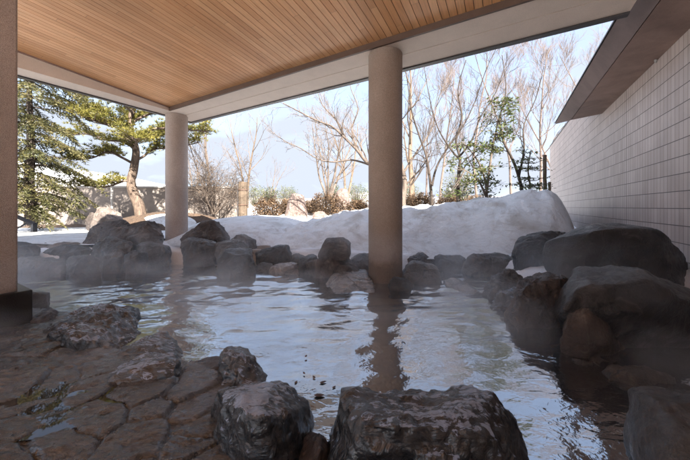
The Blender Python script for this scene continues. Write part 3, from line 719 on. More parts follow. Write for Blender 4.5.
# ------------------------------------------------------------------ trees
class Tree:
    def __init__(s, seed): s.tr = MB(); s.cr = MB(); s.lf = MB(); s.r = random.Random(seed); s.tips = []
    def jit(s, d, k):
        r = s.r; return (d+Vector((r.gauss(0, k), r.gauss(0, k), r.gauss(0, k)))).normalized()
    def limb(s, pts, r0, r1, k=7, mb=None):
        n = len(pts); fine = []
        for i in range(n-1):
            p0 = pts[max(i-1, 0)]; p1 = pts[i]; p2_ = pts[i+1]; p3 = pts[min(i+2, n-1)]
            for j in range(4):
                u = j/4
                fine.append(0.5*((2*p1)+(p2_-p0)*u+(2*p0-5*p1+4*p2_-p3)*u*u+(3*p1-3*p2_+p3-p0)*u*u*u))
        fine.append(pts[-1]); m = len(fine)
        rad = [r0+(r1-r0)*(i/(m-1))**.9 for i in range(m)]
        (mb or s.tr).tube(fine, rad, k); return fine, rad
    def grow(s, p, d, L, r, lev, up=.15, kids=5, jit=.16, ang=.75, minr=.0035, mb=None):
        nseg = 4 if lev > 0 else 3
        pts = [p]; rad = [r]; q = p.copy()
        for i in range(nseg):
            d = s.jit(d+Vector((0, 0, up*.35)), jit); q = q+d*(L/nseg); pts.append(q.copy()); rad.append(max(minr*.6, r*(1-(i+1)/nseg*.72)))
        (mb or s.cr).tube(pts, rad, 5 if lev > 2 else (4 if lev > 1 else 3))
        s.tips.append((pts[-1], d))
        if lev <= 0: return
        n = max(2, int(kids+s.r.uniform(-1, 1)))
        for i in range(n):
            f = (i+1)/(n+.3); f = .18+.8*f
            x = f*nseg; j = min(int(x), nseg-1); pp = pts[j].lerp(pts[j+1], x-j)
            ax = (pts[j+1]-pts[j]).normalized()
            side = ax.cross(Vector((s.r.gauss(0, 1), s.r.gauss(0, 1), s.r.gauss(0, 1)))).normalized()
            a = ang*s.r.uniform(.6, 1.25)
            nd = (ax*math.cos(a)+side*math.sin(a)).normalized()
            s.grow(pp, nd, L*s.r.uniform(.48, .72)*(1.1-.35*f), max(minr, rad[j]*.55), lev-1, up, kids, jit*1.1, ang, minr)
    def side(s, fine, rad, n, L, lev, f0=.15, up=.2, **k):
        m = len(fine)
        for i in range(n):
            f = f0+(1-f0)*(i+s.r.random())/n; j = min(int(f*(m-1)), m-2)
            ax = (fine[j+1]-fine[j]).normalized()
            sd = ax.cross(Vector((s.r.gauss(0, 1), s.r.gauss(0, 1), s.r.gauss(0, 1)))).normalized()
            a = s.r.uniform(.5, 1.0)
            s.grow(fine[j], (ax*math.cos(a)+sd*math.sin(a)).normalized(), L*s.r.uniform(.6, 1.2)*(1.2-.6*f), max(.004, rad[j]*.5), lev, up, **k)
    def finish(s, name, base, bark, label, cat='tree', group=None, leafmat=None, crown='crown', twigmat=None):
        root = empty(name, base, label=label, cat=cat, group=group)
        if s.lf.v and s.tr.v and s.cr.v:
            k0 = len(s.tr.v); s.tr.v += s.cr.v; s.tr.f += [tuple(k0+i for i in f) for f in s.cr.f]; s.cr = MB()
        if s.tr.v: s.tr.build('trunk', bark, root, base, smooth=True)
        if s.cr.v: s.cr.build(crown if not s.lf.v else 'branches', twigmat or bark, root, base)
        if s.lf.v: s.lf.build('crown', leafmat, root, base)
        return root

def bare_tree(px, py, d, h, r, seed, label, mat, lev=4, stems=1, spread=.25, kids=5, L=None, ang=.6, up=.35, minr=.004, name='bare_tree', group='bare winter trees'):
    T = Tree(seed); base = P(px, py, d)-Vector((0, 0, .15))
    for sidx in range(stems):
        dirv = Vector((T.r.gauss(0, spread), T.r.gauss(0, spread), 1)).normalized() if stems > 1 else Vector((T.r.gauss(0, .06), T.r.gauss(0, .06), 1)).normalized()
        p = base+Vector((T.r.uniform(-1, 1), T.r.uniform(-1, 1), 0))*(.08 if stems > 1 else 0)
        pts = [p]
        n = 6
        for i in range(n):
            dirv = T.jit(dirv+Vector((0, 0, .12)), .09); pts.append(pts[-1]+dirv*(h/n))
        rr = r*(T.r.uniform(.6, 1) if stems > 1 else 1)
        fine, rad = T.limb(pts, rr, rr*.18)
        T.side(fine, rad, kids+3, L or h*.42, lev-1, .28, up, kids=kids, ang=ang, minr=minr)
    return T.finish(name, base, mat, label, group=group)

# big maple-like tree behind the middle column with long branches to the left
T = Tree(5); d = 8.8; b = P(403, 209, d)-Vector((0, 0, .2))
q = lambda *l: [P(x, y, d+dd) for x, y, dd in l]
f0, r0 = T.limb([b]+q((403,198,0), (405,182,0), (401,165,0), (396,140,.1), (400,105,.3), (396,70,.5), (402,30,.6)), .11, .02)
f1, r1 = T.limb(q((403,178,0), (388,172,-.1), (368,163,-.2), (357,150,-.3), (346,139,-.3), (333,127,-.4), (318,121,-.5), (300,112,-.5), (283,103,-.6)), .065, .012)
f2, r2 = T.limb(q((370,165,-.2), (352,160,0), (334,162,.1), (318,159,.2), (300,148,.3), (285,141,.3), (268,129,.4)), .034, .008)
f3, r3 = T.limb(q((346,139,-.3), (336,120,-.3), (322,104,-.2), (316,84,-.1)), .03, .008)
f4, r4 = T.limb(q((357,150,-.3), (352,128,.2), (358,108,.4), (350,84,.5), (356,60,.6)), .03, .008)
f5, r5 = T.limb(q((404,172,0), (418,150,.2), (432,128,.3), (438,100,.4), (452,70,.5)), .04, .01)
for ff, rr, n, L in ((f0, r0, 12, 1.5), (f1, r1, 18, 1.1), (f2, r2, 11, .8), (f3, r3, 9, .8), (f4, r4, 10, .9), (f5, r5, 10, 1.0)):
    T.side(ff, rr, n, L, 2, .2, .25, kids=5, ang=.55, minr=.004)
T.finish('bare_tree', b, M['bark_grey'], 'bare tree behind the middle column with long branches reaching left', group='bare winter trees', twigmat=M['bark_grey'])
# slim forked trees right of the column
T = Tree(8); d = 8.2; b = P(432, 208, d)-Vector((0, 0, .2))
f0, r0 = T.limb([b]+q((431,190,0), (429,172,0), (426,155,0), (419,135,.1), (412,112,.1), (408,85,.2), (404,60,.3)), .05, .010)
f1, r1 = T.limb(q((432,186,0), (435,172,0), (440,160,0), (449,146,-.1), (462,128,-.2), (474,104,-.2), (486,70,-.2), (498,45,-.2)), .035, .008)
for ff, rr, n, L in ((f0, r0, 12, .9), (f1, r1, 13, .9)): T.side(ff, rr, n, L, 2, .25, .3, kids=4, ang=.5, minr=.004)
T.finish('bare_tree', b, M['bark_dark'], 'slim dark bare tree forking low into a V right of the middle column', group='bare winter trees')
T = Tree(11); d = 8.0; b = P(459, 207, d)-Vector((0, 0, .2))
f0, r0 = T.limb([b]+q((458,190,0), (459,170,0), (460,158,0), (456,140,.1), (462,118,.1), (458,90,.2), (466,60,.2)), .062, .010)
f1, r1 = T.limb(q((460,160,0), (450,148,.1), (438,128,.2), (430,100,.2), (424,66,.3)), .03, .008)
f2, r2 = T.limb(q((460,156,0), (472,140,-.1), (480,118,-.1), (496,92,-.2), (506,62,-.2)), .03, .008)
for ff, rr, n, L in ((f0, r0, 10, .9), (f1, r1, 9, .8), (f2, r2, 9, .8)): T.side(ff, rr, n, L, 2, .25, .3, kids=4, ang=.5, minr=.004)
T.finish('bare_tree', b, M['bark_dark'], 'straight dark bare tree standing just left of the glossy evergreen', group='bare winter trees')
T = Tree(12); d = 8.6; b = P(524, 200, d)-Vector((0, 0, .3))
f0, r0 = T.limb([b]+q((521,186,0), (516,168,0), (509,152,0), (503,140,.1), (500,118,.1), (506,90,.2), (502,55,.3)), .055, .010)
f1, r1 = T.limb(q((519,176,0), (524,150,.1), (524,125,.2), (536,98,.3), (544,66,.3)), .035, .008)
for ff, rr, n, L in ((f0, r0, 11, .9), (f1, r1, 11, .9)): T.side(ff, rr, n, L, 2, .25, .3, kids=4, ang=.5, minr=.004)
T.finish('bare_tree', b, M['bark_dark'], 'dark leaning bare tree just left of the tall timber post', group='bare winter trees')
bare_tree(411, 204, 13.5, 7.5, .15, 21, 'sandy barked bare tree close to the right side of middle column', M['bark_sand'], 4, kids=4)
bare_tree(330, 200, 15.5, 4.6, .10, 24, 'many stemmed pale bare tree rising behind the standing stone', M['bark_grey'], 3, stems=6, spread=.28, kids=4)
bare_tree(346, 199, 17, 5.2, .09, 25, 'slender bare tree left of middle column behind the leaning stone', M['bark_sand'], 3, stems=3, spread=.15, kids=4)
bare_tree(207, 205, 13.5, 4.6, .07, 26, 'thin bare tree just right of the left round column', M['bark_grey'], 3, stems=3, spread=.16, kids=4)
bare_tree(246, 205, 13.2, 4.2, .07, 27, 'thin bare tree rising from behind the cut log post', M['bark_sand'], 3, stems=2, spread=.12, kids=4)
bare_tree(269, 204, 22, 3.6, .06, 28, 'small distant bare tree between the log post and standing stone', M['bark_grey'], 3, stems=2, kids=4)
bare_tree(196, 204, 26, 4.5, .08, 29, 'pale distant bare tree close beside the left round column', M['bark_sand'], 3, stems=3, kids=4)
for (x, d, h, sd, lab) in ((440, 19, 9.5, 31, 'tall pinkish bare tree behind the slim forked tree'), (478, 18, 10.5, 32, 'tall pinkish bare tree above the glossy evergreen'),
        (512, 20, 11, 33, 'tall pinkish bare tree behind the leaning dark tree'), (540, 17, 9.5, 34, 'tall pinkish bare tree behind the tall timber post'),
        (566, 22, 12, 35, 'tall pinkish bare tree topping the far end of the tiled wall'), (596, 20, 12, 36, 'tall pinkish bare tree rising over the tiled wall next to the eave tip'),
        (425, 24, 10, 37, 'faint distant bare tree right of the middle column')):
    bare_tree(x, 208, d, h, .10, sd, lab, M['bark_pink'], 4, kids=6, ang=.42, up=.55, L=h*.36, minr=.006)

# pine
def needles(mb, p, d, r, n=12, L=.11, w=.006):
    for i in range(n):
        v = Vector((r.gauss(0, 1), r.gauss(0, 1), r.gauss(0, .6)+.7)).normalized()+d*.5
        v.normalize(); l = L*r.uniform(.7, 1.1)
        u = v.cross(Vector((r.gauss(0, 1), r.gauss(0, 1), r.gauss(0, 1)))).normalized()*w
        k = len(mb.v); e = p+v*l
        mb.v += [tuple(p-u), tuple(p+u), tuple(e)]; mb.f.append((k, k+1, k+2))
T = Tree(3); d = 10.8; b = P(142, 214, d)-Vector((0, 0, .25))
f0, r0 = T.limb([b]+q((139,206,0), (134,194,0), (131,182,0), (134,168,0), (136,152,0), (133,138,0), (130,120,.1), (136,100,.1), (131,80,.1), (134,62,0)), .21, .05, 9)
limbs = [((131,182,0), (124,181,-.2), (110,186,-.3), (96,187,-.5), (84,184,-.6)), ((134,164,0), (121,157,-.3), (108,152,-.4), (92,158,-.5), (76,160,-.7)),
         ((136,160,0), (144,156,.2), (152,150,.3), (166,148,.4), (184,146,.4), (200,142,.5)), ((135,150,0), (124,142,.3), (106,140,.6), (86,134,.7), (66,136,.8)),
         ((133,138,0), (148,130,-.4), (168,128,-.5), (190,130,-.5), (208,132,-.4)), ((131,128,0), (112,116,-.6), (92,112,-.9), (70,112,-1.1)),
         ((132,122,0), (150,114,.5), (172,112,.7), (196,116,.9)), ((134,108,0), (118,98,.7), (98,94,1.1), (76,96,1.2)), ((134,104,0), (150,96,-.6), (168,96,-.9), (186,100,-1.0)),
         ((132,84,0), (116,78,-.5), (96,78,-.8)), ((132,82,0), (150,74,.4), (170,78,.7)), ((134,150,0), (136,142,-1.0), (134,138,-1.9)), ((132,126,0), (134,118,1.1), (128,114,2.0)),
         ((132,112,0), (124,104,-1.2), (126,98,-2.0)), ((134,66,0), (122,60,.2), (112,60,.3)), ((133,138,0), (118,128,-.9), (104,124,-1.5), (92,120,-1.9)), ((134,140,0), (152,138,.9), (168,134,1.5))]
for L_ in limbs:
    ff, rr = T.limb(q(*L_), .055, .014, 5)
    m = len(ff)
    for i in range(30):
        f = .22+.78*(i+T.r.random())/30; j = min(int(f*(m-1)), m-2)
        ax = (ff[j+1]-ff[j]).normalized(); sdv = Vector((-ax.y, ax.x, 0)).normalized()*T.r.choice((-1, 1))
        dirv = (ax*.6+sdv*T.r.uniform(.3, 1)+Vector((0, 0, T.r.uniform(0, .35)))).normalized()
        Lb = T.r.uniform(.35, .8); p = ff[j]; pts = [p]
        for k in range(4):
            dirv = T.jit(dirv+Vector((0, 0, .06)), .15); p = p+dirv*Lb/4; pts.append(p.copy())
        T.cr.tube(pts, [.014, .012, .010, .008, .006], 3)
        for k in range(13):
            u = .2+.8*k/12; x = u*4; jj = min(int(x), 3)
            pp = pts[jj].lerp(pts[jj+1], x-jj)+Vector((T.r.gauss(0, .10), T.r.gauss(0, .10), T.r.uniform(0, .07)))
            needles(T.lf, pp, dirv, T.r, 12, .14, .0095)
T.finish('pine_tree', b, M['bark_pine'], 'old garden pine with leaning trunk and layered yellow green needle pads', 'pine', leafmat=M['pine'])

# drooping conifer at the far left
T = Tree(14); d = 8.6; b = P(31, 222, d)-Vector((0, 0, .1))
f0, r0 = T.limb([b]+q((31,205,0), (29,180,0), (31,150,0), (30,115,.1), (29,80,.1), (30,45,.1)), .17, .04, 8)
m = len(f0)
for i in range(92):
    f = .16+.84*i/92; j = min(int(f*(m-1)), m-2); p = f0[j]
    an = i*2.39996; L = T.r.uniform(1.1, 1.95)*(1.0 if f > .3 else .8)
    dirv = Vector((math.cos(an), math.sin(an), T.r.uniform(.0, .35))).normalized(); pts = [p]
    for k in range(6):
        dirv = T.jit(dirv+Vector((0, 0, -.16)), .07); p = p+dirv*L/6; pts.append(p.copy())
    T.cr.tube(pts, [.022, .018, .015, .012, .009, .007, .004], 4)
    for k in range(24):
        u = .18+.82*k/23; x = u*6; jj = min(int(x), 5); pp = pts[jj].lerp(pts[jj+1], x-jj); ax = (pts[jj+1]-pts[jj]).normalized()
        sdv = ax.cross(Vector((0, 0, 1))).normalized()*(1 if k % 2 else -1)
        v = (ax*.6+sdv*.9+Vector((0, 0, -.25))).normalized(); Ls = T.r.uniform(.18, .42)
        for e in range(15):
            w = pp+v*(Ls*e/15)+Vector((0, 0, -.10*(e/15)**2))+Vector((T.r.gauss(0, .012), T.r.gauss(0, .012), T.r.gauss(0, .012)))
            lv = (v*.7+sdv.cross(v)*T.r.choice((-1, 1))*.3+Vector((T.r.gauss(0, .45), T.r.gauss(0, .45), T.r.gauss(0, .3)))).normalized()
            sd2 = lv.cross(Vector((T.r.gauss(0, 1), T.r.gauss(0, 1), 1.0))).normalized()*.017
            kk = len(T.lf.v); T.lf.v += [tuple(w-sd2), tuple(w+sd2), tuple(w+lv*.10)]; T.lf.f.append((kk, kk+1, kk+2))
T.finish('conifer_tree', b, M['bark_dark'], 'drooping feathery conifer beside the square pillar at the left', 'conifer', leafmat=M['yew'])

# glossy evergreen
def leaf(mb, p, r, L=.09):
    v = Vector((r.gauss(0, 1), r.gauss(0, 1), r.gauss(0, .5)-.15)).normalized()
    u = v.cross(Vector((r.gauss(0, .4), r.gauss(0, .4), 1))).normalized()
    k = len(mb.v); mb.v += [tuple(p), tuple(p+v*L*.5+u*L*.22), tuple(p+v*L), tuple(p+v*L*.5-u*L*.22)]; mb.f.append((k, k+1, k+2, k+3))
def evergreen(base, stems, clumps, d, seed, label, mat, n=60, L=.10, bark='bark_grey', name='evergreen_tree', cat='tree', fl=.45):
    T = Tree(seed); b = base
    ends = []
    for s_ in stems:
        pts = [P(x, y, d+dd) for x, y, dd in s_]; ff, rr = T.limb(pts, .04, .010, 6); ends += ff
    for (x, y, dd, rx) in clumps:
        c = P(x, y, d+dd); near = min(ends, key=lambda e: (e-c).length)
        T.tr.tube([near, near.lerp(c, .5)+Vector((0, 0, -.04)), c], [.014, .010, .005], 4)
        for i in range(n):
            v = Vector((T.r.gauss(0, 1), T.r.gauss(0, 1), T.r.gauss(0, fl)))*rx*.5
            leaf(T.lf, c+v, T.r, L*T.r.uniform(.7, 1.15))
        for i in range(5):
            v = Vector((T.r.gauss(0, 1), T.r.gauss(0, 1), T.r.gauss(0, fl)))*rx*.6
            T.tr.tube([c, c+v], [.006, .003], 3)
    return T.finish(name, b, M[bark], label, cat, leafmat=mat)
rr_ = random.Random(77)
cl = []
for k in range(34): cl.append((rr_.uniform(447, 492), rr_.uniform(141, 196), rr_.uniform(-.6, .6), .26))
for k in range(26):
    y = rr_.uniform(98, 150); hw = 9+(y-98)*.22; cl.append((502+rr_.uniform(-hw, hw)-(y-98)*.12, y, rr_.uniform(-.5, .5), .22))
for k in range(10): cl.append((rr_.uniform(478, 500), rr_.uniform(150, 190), rr_.uniform(-.4, .4), .22))
evergreen(P(487, 206, 7.8)-Vector((0, 0, .2)), [((487,207,0), (486,185,0), (480,165,0), (470,150,.1), (462,142,.1)), ((487,190,0), (490,165,0), (494,140,0), (500,115,0), (505,98,0)), ((486,196,0), (478,180,-.2), (465,170,-.3))], cl, 7.8, 40,
          'glossy broadleaf evergreen with clumped leaves above the snow bank', M['broadleaf'], 34, .11)
cl = []
for k in range(30):
    y = rr_.choice((151, 160, 168, 177, 186))+rr_.uniform(-2, 2); cl.append((rr_.uniform(512, 547), y, rr_.uniform(-.4, .4), .20))
evergreen(P(531, 203, 8.2)-Vector((0, 0, .2)), [((531,204,0), (530,185,0), (528,168,0), (531,150,0))], cl, 8.2, 41, 'low layered evergreen wrapped round the tall timber post', M['broadleaf'], 24, .10, fl=.18)

# shrubs
def shrub(x0, x1, y0, y1, d, seed, label, mat, n=4800, L=.085, bark='bark_grey', name='shrub', twigs=140, depth=.6, group=None):
    T = Tree(seed); c0 = P((x0+x1)/2, y1, d); b = Vector((c0.x, d, c0.z-.1)); top = P(0, y0, d).z; w = (x1-x0)/F*d*.5; h = top-c0.z+.1
    for i in range(twigs):
        an = T.r.uniform(0, 6.28); rr = math.sqrt(T.r.random())
        e = b+Vector((math.cos(an)*rr*w, math.sin(an)*rr*depth, h*T.r.uniform(.5, 1.04)*math.sqrt(max(.1, 1-rr*rr*.6))))
        s0 = b+Vector((math.cos(an)*rr*w*.12, math.sin(an)*rr*depth*.12, 0))
        md = s0.lerp(e, .5)+Vector((T.r.gauss(0, .05), T.r.gauss(0, .05), 0)); T.cr.tube([s0, md, e], [.010, .007, .003], 3)
    for i in range(n):
        an = T.r.uniform(0, 6.28); rr = T.r.random()**.4; zz = T.r.random()**.8
        bump_ = 1+.18*math.sin(an*3+seed)+.1*math.sin(an*7+zz*5)
        p = b+Vector((math.cos(an)*rr*w*bump_*math.sqrt(max(0, 1-zz**3*.8)), math.sin(an)*rr*depth*bump_, h*zz*(.9+.12*math.sin(an*5+seed))))
        leaf(T.lf, p, T.r, L*T.r.uniform(.6, 1.3))
    root = empty(name, b, label=label, cat='shrub', group=group)
    T.cr.build('stem', M[bark], root, b); T.lf.build('foliage', mat, root, b)
    return root
shrub(251, 288, 198, 217, 11.6, 50, 'russet shrub between the log post and the standing stone', M['brownleaf'])
shrub(262, 279, 187, 203, 12.4, 51, 'bright green pointed shrub behind the russet shrub by the log post', M['olive'], 700, .09)
shrub(306, 345, 193, 216, 11.6, 52, 'russet shrub with greenish top right of the standing stone', M['brownleaf'], 5200)
shrub(278, 300, 199, 216, 12.6, 57, 'low russet shrub right behind the upright pink standing stone', M['brownleaf'])
shrub(300, 324, 200, 216, 12.9, 58, 'low tan shrub between the standing stone and the green topped russet shrub', M['brownleaf'])
shrub(344, 374, 200, 216, 11.2, 53, 'low russet shrub just left of the middle column', M['brownleaf'])
shrub(400, 438, 193, 212, 10.8, 54, 'russet shrub over the snow bank right of middle column', M['brownleaf'], 5200)
shrub(460, 500, 195, 210, 11.6, 59, 'tan shrub under the glossy broadleaf evergreen', M['brownleaf'])
shrub(436, 462, 194, 211, 11.2, 55, 'russet shrub between the slim forked and straight dark trees', M['brownleaf'], 3200)
T = Tree(56); b = P(214, 214, 12.4)
for k in range(16):
    an = k*2.4; dv_ = Vector((math.cos(an)*.55, math.sin(an)*.45, 1)).normalized()
    T.grow(b+Vector((math.cos(an)*.1, math.sin(an)*.1, 0)), dv_, T.r.uniform(1.3, 2.1), .03, 3, .12, 6, .2, .8, .005)
for p_, d_ in T.tips:
    if T.r.random() < .5: leaf(T.lf, p_, T.r, .07)
T.tr, T.cr = T.cr, T.tr
T.finish('shrub', b, M['bark_grey'], 'tall twiggy brown bush before the garden wall right of left column', 'shrub', leafmat=M['brownleaf'])
for i, (x0, x1, y0, y1, d, lab) in enumerate(((243,268,185,205,20,'dark green bush behind the log post at the garden back'), (276,300,186,204,22,'olive bush low behind the standing stone'), (322,342,183,203,21,'dark green bush behind the leaning stone'),
        (341,372,184,203,19,'olive bush left of the middle column above the snow line'), (446,470,168,207,14,'faint green conifer bush behind the straight dark tree'), (400,420,184,206,20,'olive bush low at the right side of middle column'))):
    shrub(x0, x1, y0, y1, d, 60+i, lab, M['olive'], 2200, .10, depth=1.2)

# ------------------------------------------------------------------ garden stones, walls, posts
front_rock('upright pink standing stone behind the middle snow mound', [(285,217),(287,203),(292,196),(301,194),(306,201),(308,217)], 11.2, .5, M['rock_pink'], .6, .06, cat='stone')
front_rock('tilted flat brown stone resting behind the russet shrub', [(331,202),(337,193),(343,189),(350,188),(348,197),(344,204)], 11.9, .3, M['rock_pink'], .7, .05, cat='stone')
front_rock('small pink stone at the crest of the snow bank by the standing stone', [(312,218),(316,212),(323,211),(328,217),(326,221)], 10.6, .4, M['rock_pink'], .5, .06, cat='stone')
front_rock('pale boulder in leaf litter at the foot of the pine', [(93,224),(98,212),(108,208),(118,209),(122,222)], 8.8, .7, M['rock_tan'], .2, .08, cat='boulder')
front_rock('low dark stone left of the pale boulder near the pine', [(86,222),(90,213),(98,212),(103,224)], 9.2, .5, M['rock_brown'], .2, .08, cat='stone')
# litter mound under the pine
xs = np.arange(-9.5, -4.5, .07); ys = np.arange(8.7, 13.4, .07); X, Y = np.meshgrid(xs, ys)
r = np.hypot((X+6.9)/2.3, (Y-11.1)/2.2); Z = .22+.66*np.clip(1-r*r, 0, 1)**.8+.05*N(X, Y, 1.6, 71)
grid_obj('earth_mound', X, Y, Z, M['litter'], mask=r < 1.03, kind='structure')
def lit2(X, Y):
    r = np.hypot((X+6.15)/.9, (Y-9.9)/.6); 
    rb = np.hypot((X+6.9)/2.3, (Y-11.1)/2.2); Zb = .22+.66*np.clip(1-rb*rb, 0, 1)**.8
    return Zb+.10*np.clip(1-r*r, 0, 1), r < 1
snow_patch('small leftover snow patch on the mound beside the left round column', -7.3, -5.1, 9.2, 10.6, .05, lit2)
# leaf litter strip before the garden wall
xs = np.arange(-16, -3.6, .12); ys = np.arange(9.6, 14.6, .12); X, Y = np.meshgrid(xs, ys)
grid_obj('leaf_litter', X, Y, .275+.03*N(X, Y, .8, 73), M['litter'], kind='stuff', label='brown leaf litter strip in front of the garden wall', cat='leaf litter')
# garden wall
gw = empty('garden_wall', (-9, 14, .2), label='long weathered grey garden wall with pale coping behind the pine', cat='wall')
pA = P(-40, 207, 12.6); pB = P(237, 207, 13.4)
def wallseg(p0, p1, z0, z1a, z1b, th, name, mat, par):
    dv = Vector((p1.x-p0.x, p1.y-p0.y, 0)).normalized(); nv = Vector((-dv.y, dv.x, 0))*th
    mb = MB(); c = [Vector((p0.x, p0.y, z0)), Vector((p1.x, p1.y, z0))]; 
    mb.hexa([c[0], c[1], c[1]+nv, c[0]+nv, Vector((p0.x, p0.y, z1a)), Vector((p1.x, p1.y, z1b)), Vector((p1.x, p1.y, z1b))+nv, Vector((p0.x, p0.y, z1a))+nv])
    return mb.build(name, mat, par, o0)
wallseg(pA, pB, 0, 1.98, 1.98, .25, 'wall', M['concrete'], gw)
wallseg(pA+Vector((0, -.04, 0)), pB+Vector((0, -.04, 0)), 1.983, 2.06, 2.06, .34, 'coping', M['coping'], gw)
# far building with snowy roof
fb = empty('far_building', P(110, 207, 30), label='low far building with a snow covered roof beyond the garden wall', cat='building')
e0 = P(30, 207, 20.5); e1 = P(190, 207, 44)
wallseg(e0+Vector((0, .9, 0)), e1+Vector((0, .9, 0)), 0, CH+2.35, CH+2.35, 6, 'wall', M['housewall'], fb)
dv = Vector((e1.x-e0.x, e1.y-e0.y, 0)).normalized(); nv = Vector((-dv.y, dv.x, 0))
mb = MB(); zr = CH+2.5
mb.hexa([e0+Vector((0, 0, 2.36)), e1+Vector((0, 0, 2.36)), e1+nv*9+Vector((0, 0, 4.3)), e0+nv*9+Vector((0, 0, 4.3)), e0+Vector((0, 0, 2.6)), e1+Vector((0, 0, 2.6)), e1+nv*9+Vector((0, 0, 4.6)), e0+nv*9+Vector((0, 0, 4.6))])
mb.build('roof', M['snow'], fb, o0)
mb = MB(); mb.hexa([e0-nv*.05+Vector((0, 0, 2.16)), e1-nv*.05+Vector((0, 0, 2.16)), e1+nv*1+Vector((0, 0, 2.16)), e0+nv*1+Vector((0, 0, 2.16)), e0-nv*.05+Vector((0, 0, 2.355)), e1-nv*.05+Vector((0, 0, 2.355)), e1+nv*1+Vector((0, 0, 2.355)), e0+nv*1+Vector((0, 0, 2.355))])
mb.build('eave_board', M['pole'], fb, o0)
# posts
def post(px, ytop, ybot, d, r, mat, label, name='timber_post', sides=10, bands=True, cat='post'):
    b = P(px, ybot, d); t_ = P(px, ytop, d); b.z -= .25
    root = empty(name, b, label=label, cat=cat)
    mb = MB(); n = 9; R_ = random.Random(int(px))
    pts = [b.lerp(t_, i/n)+Vector((R_.gauss(0, .006), 0, 0)) for i in range(n+1)]
    mb.tube(pts, [r*R_.uniform(.95, 1.05) for _ in pts], sides, True); mb.build('shaft', mat, root, b)
    if bands:
        for f in (.45, .8):
            p = b.lerp(t_, f); mb = MB(); mb.tube([p, p+Vector((0, 0, .05))], [r*1.1]*2, sides, True); mb.build('rope_band', M['trim'], root, b)
    return root
post(243, 182, 219, 12.4, .20, M['postwood'], 'thick pale cut log post at the end of the garden wall')
post(544.8, 155, 200, 8.6, .055, M['darkwood'], 'tall dark timber post by the far end of tiled wall', sides=6, bands=False)
post(549.5, 182, 202, 8.9, .045, M['darkwood'], 'short dark stake right beside the tall timber post', sides=6, bands=False)
post(112, 184, 214, 12.2, .045, M['pole'], 'thin pale metal pole in front of the garden wall left of pine', name='metal_pole', bands=False)
# handrail
hr = empty('handrail', P(10, 240, 6.4), label='dark sloping handrail ending beyond the square pillar on the left', cat='handrail')
d = 6.4
mb = MB(); mb.tube([P(-14, 204, d), P(18, 217, d), P(35, 224.5, d)], [.045, .045, .045], 6, True); mb.build('rail', M['rail'], hr, o0)
mb = MB(); mb.tube([P(34, 223.5, d), P(34, 232, d)], [.055, .055], 4, True); mb.build('end_cap', M['rail'], hr, o0)
mb = MB(); mb.tube([P(-4, 236, d+.1), P(20, 227, d+.1), P(28, 222, d+.05)], [.02, .02, .02], 5, True); mb.build('brace', M['rail'], hr, o0)
mb = MB(); mb.tube([P(-10, 206, d), P(-10, 250, d)], [.04, .04], 6, True); mb.build('rail_post', M['rail'], hr, o0)
# far hills
V = []; Fc = []; n = 90
for i in range(n+1):
    x = -900+1800*i/n; h = 1+23*(.55+.3*math.sin(x*.006+1)+.15*math.sin(x*.021))
    V += [(x, 520, -5), (x, 560, h*.6), (x, 640, h*1.5), (x, 800, h)]
for i in range(n):
    for k in range(3):
        a = i*4+k; Fc.append((a, a+4, a+5, a+1))
mesh_obj('hill', V, Fc, M['hill'], smooth=True, kind='structure')

# fallen leaves floating on the pool
lr = random.Random(12)
for px, py, L in ((306,356,.035),(304,373,.03),(314,377,.035),(323,382,.045),(319,395,.06),(296,382,.03),(334,387,.03)):
    c = PZ(px, py, .012); an = lr.uniform(0, 3.1); u = Vector((math.cos(an), math.sin(an), 0)); w = Vector((-u.y, u.x, 0))
    mb = MB(); pts_ = [c-u*L*.5, c-u*L*.2+w*L*.24, c+u*L*.2+w*L*.2, c+u*L*.55, c+u*L*.2-w*L*.2, c-u*L*.2-w*L*.24]
    mb.v = [tuple(q_) for q_ in pts_]+[tuple(c+Vector((0, 0, .004)))]; mb.f = [(i, (i+1) % 6, 6) for i in range(6)]
    mb.build('fallen_leaf', M['trim'], None, c, label='small brown fallen leaf floating on the pool water', cat='leaf', group='leaves floating on the pool')
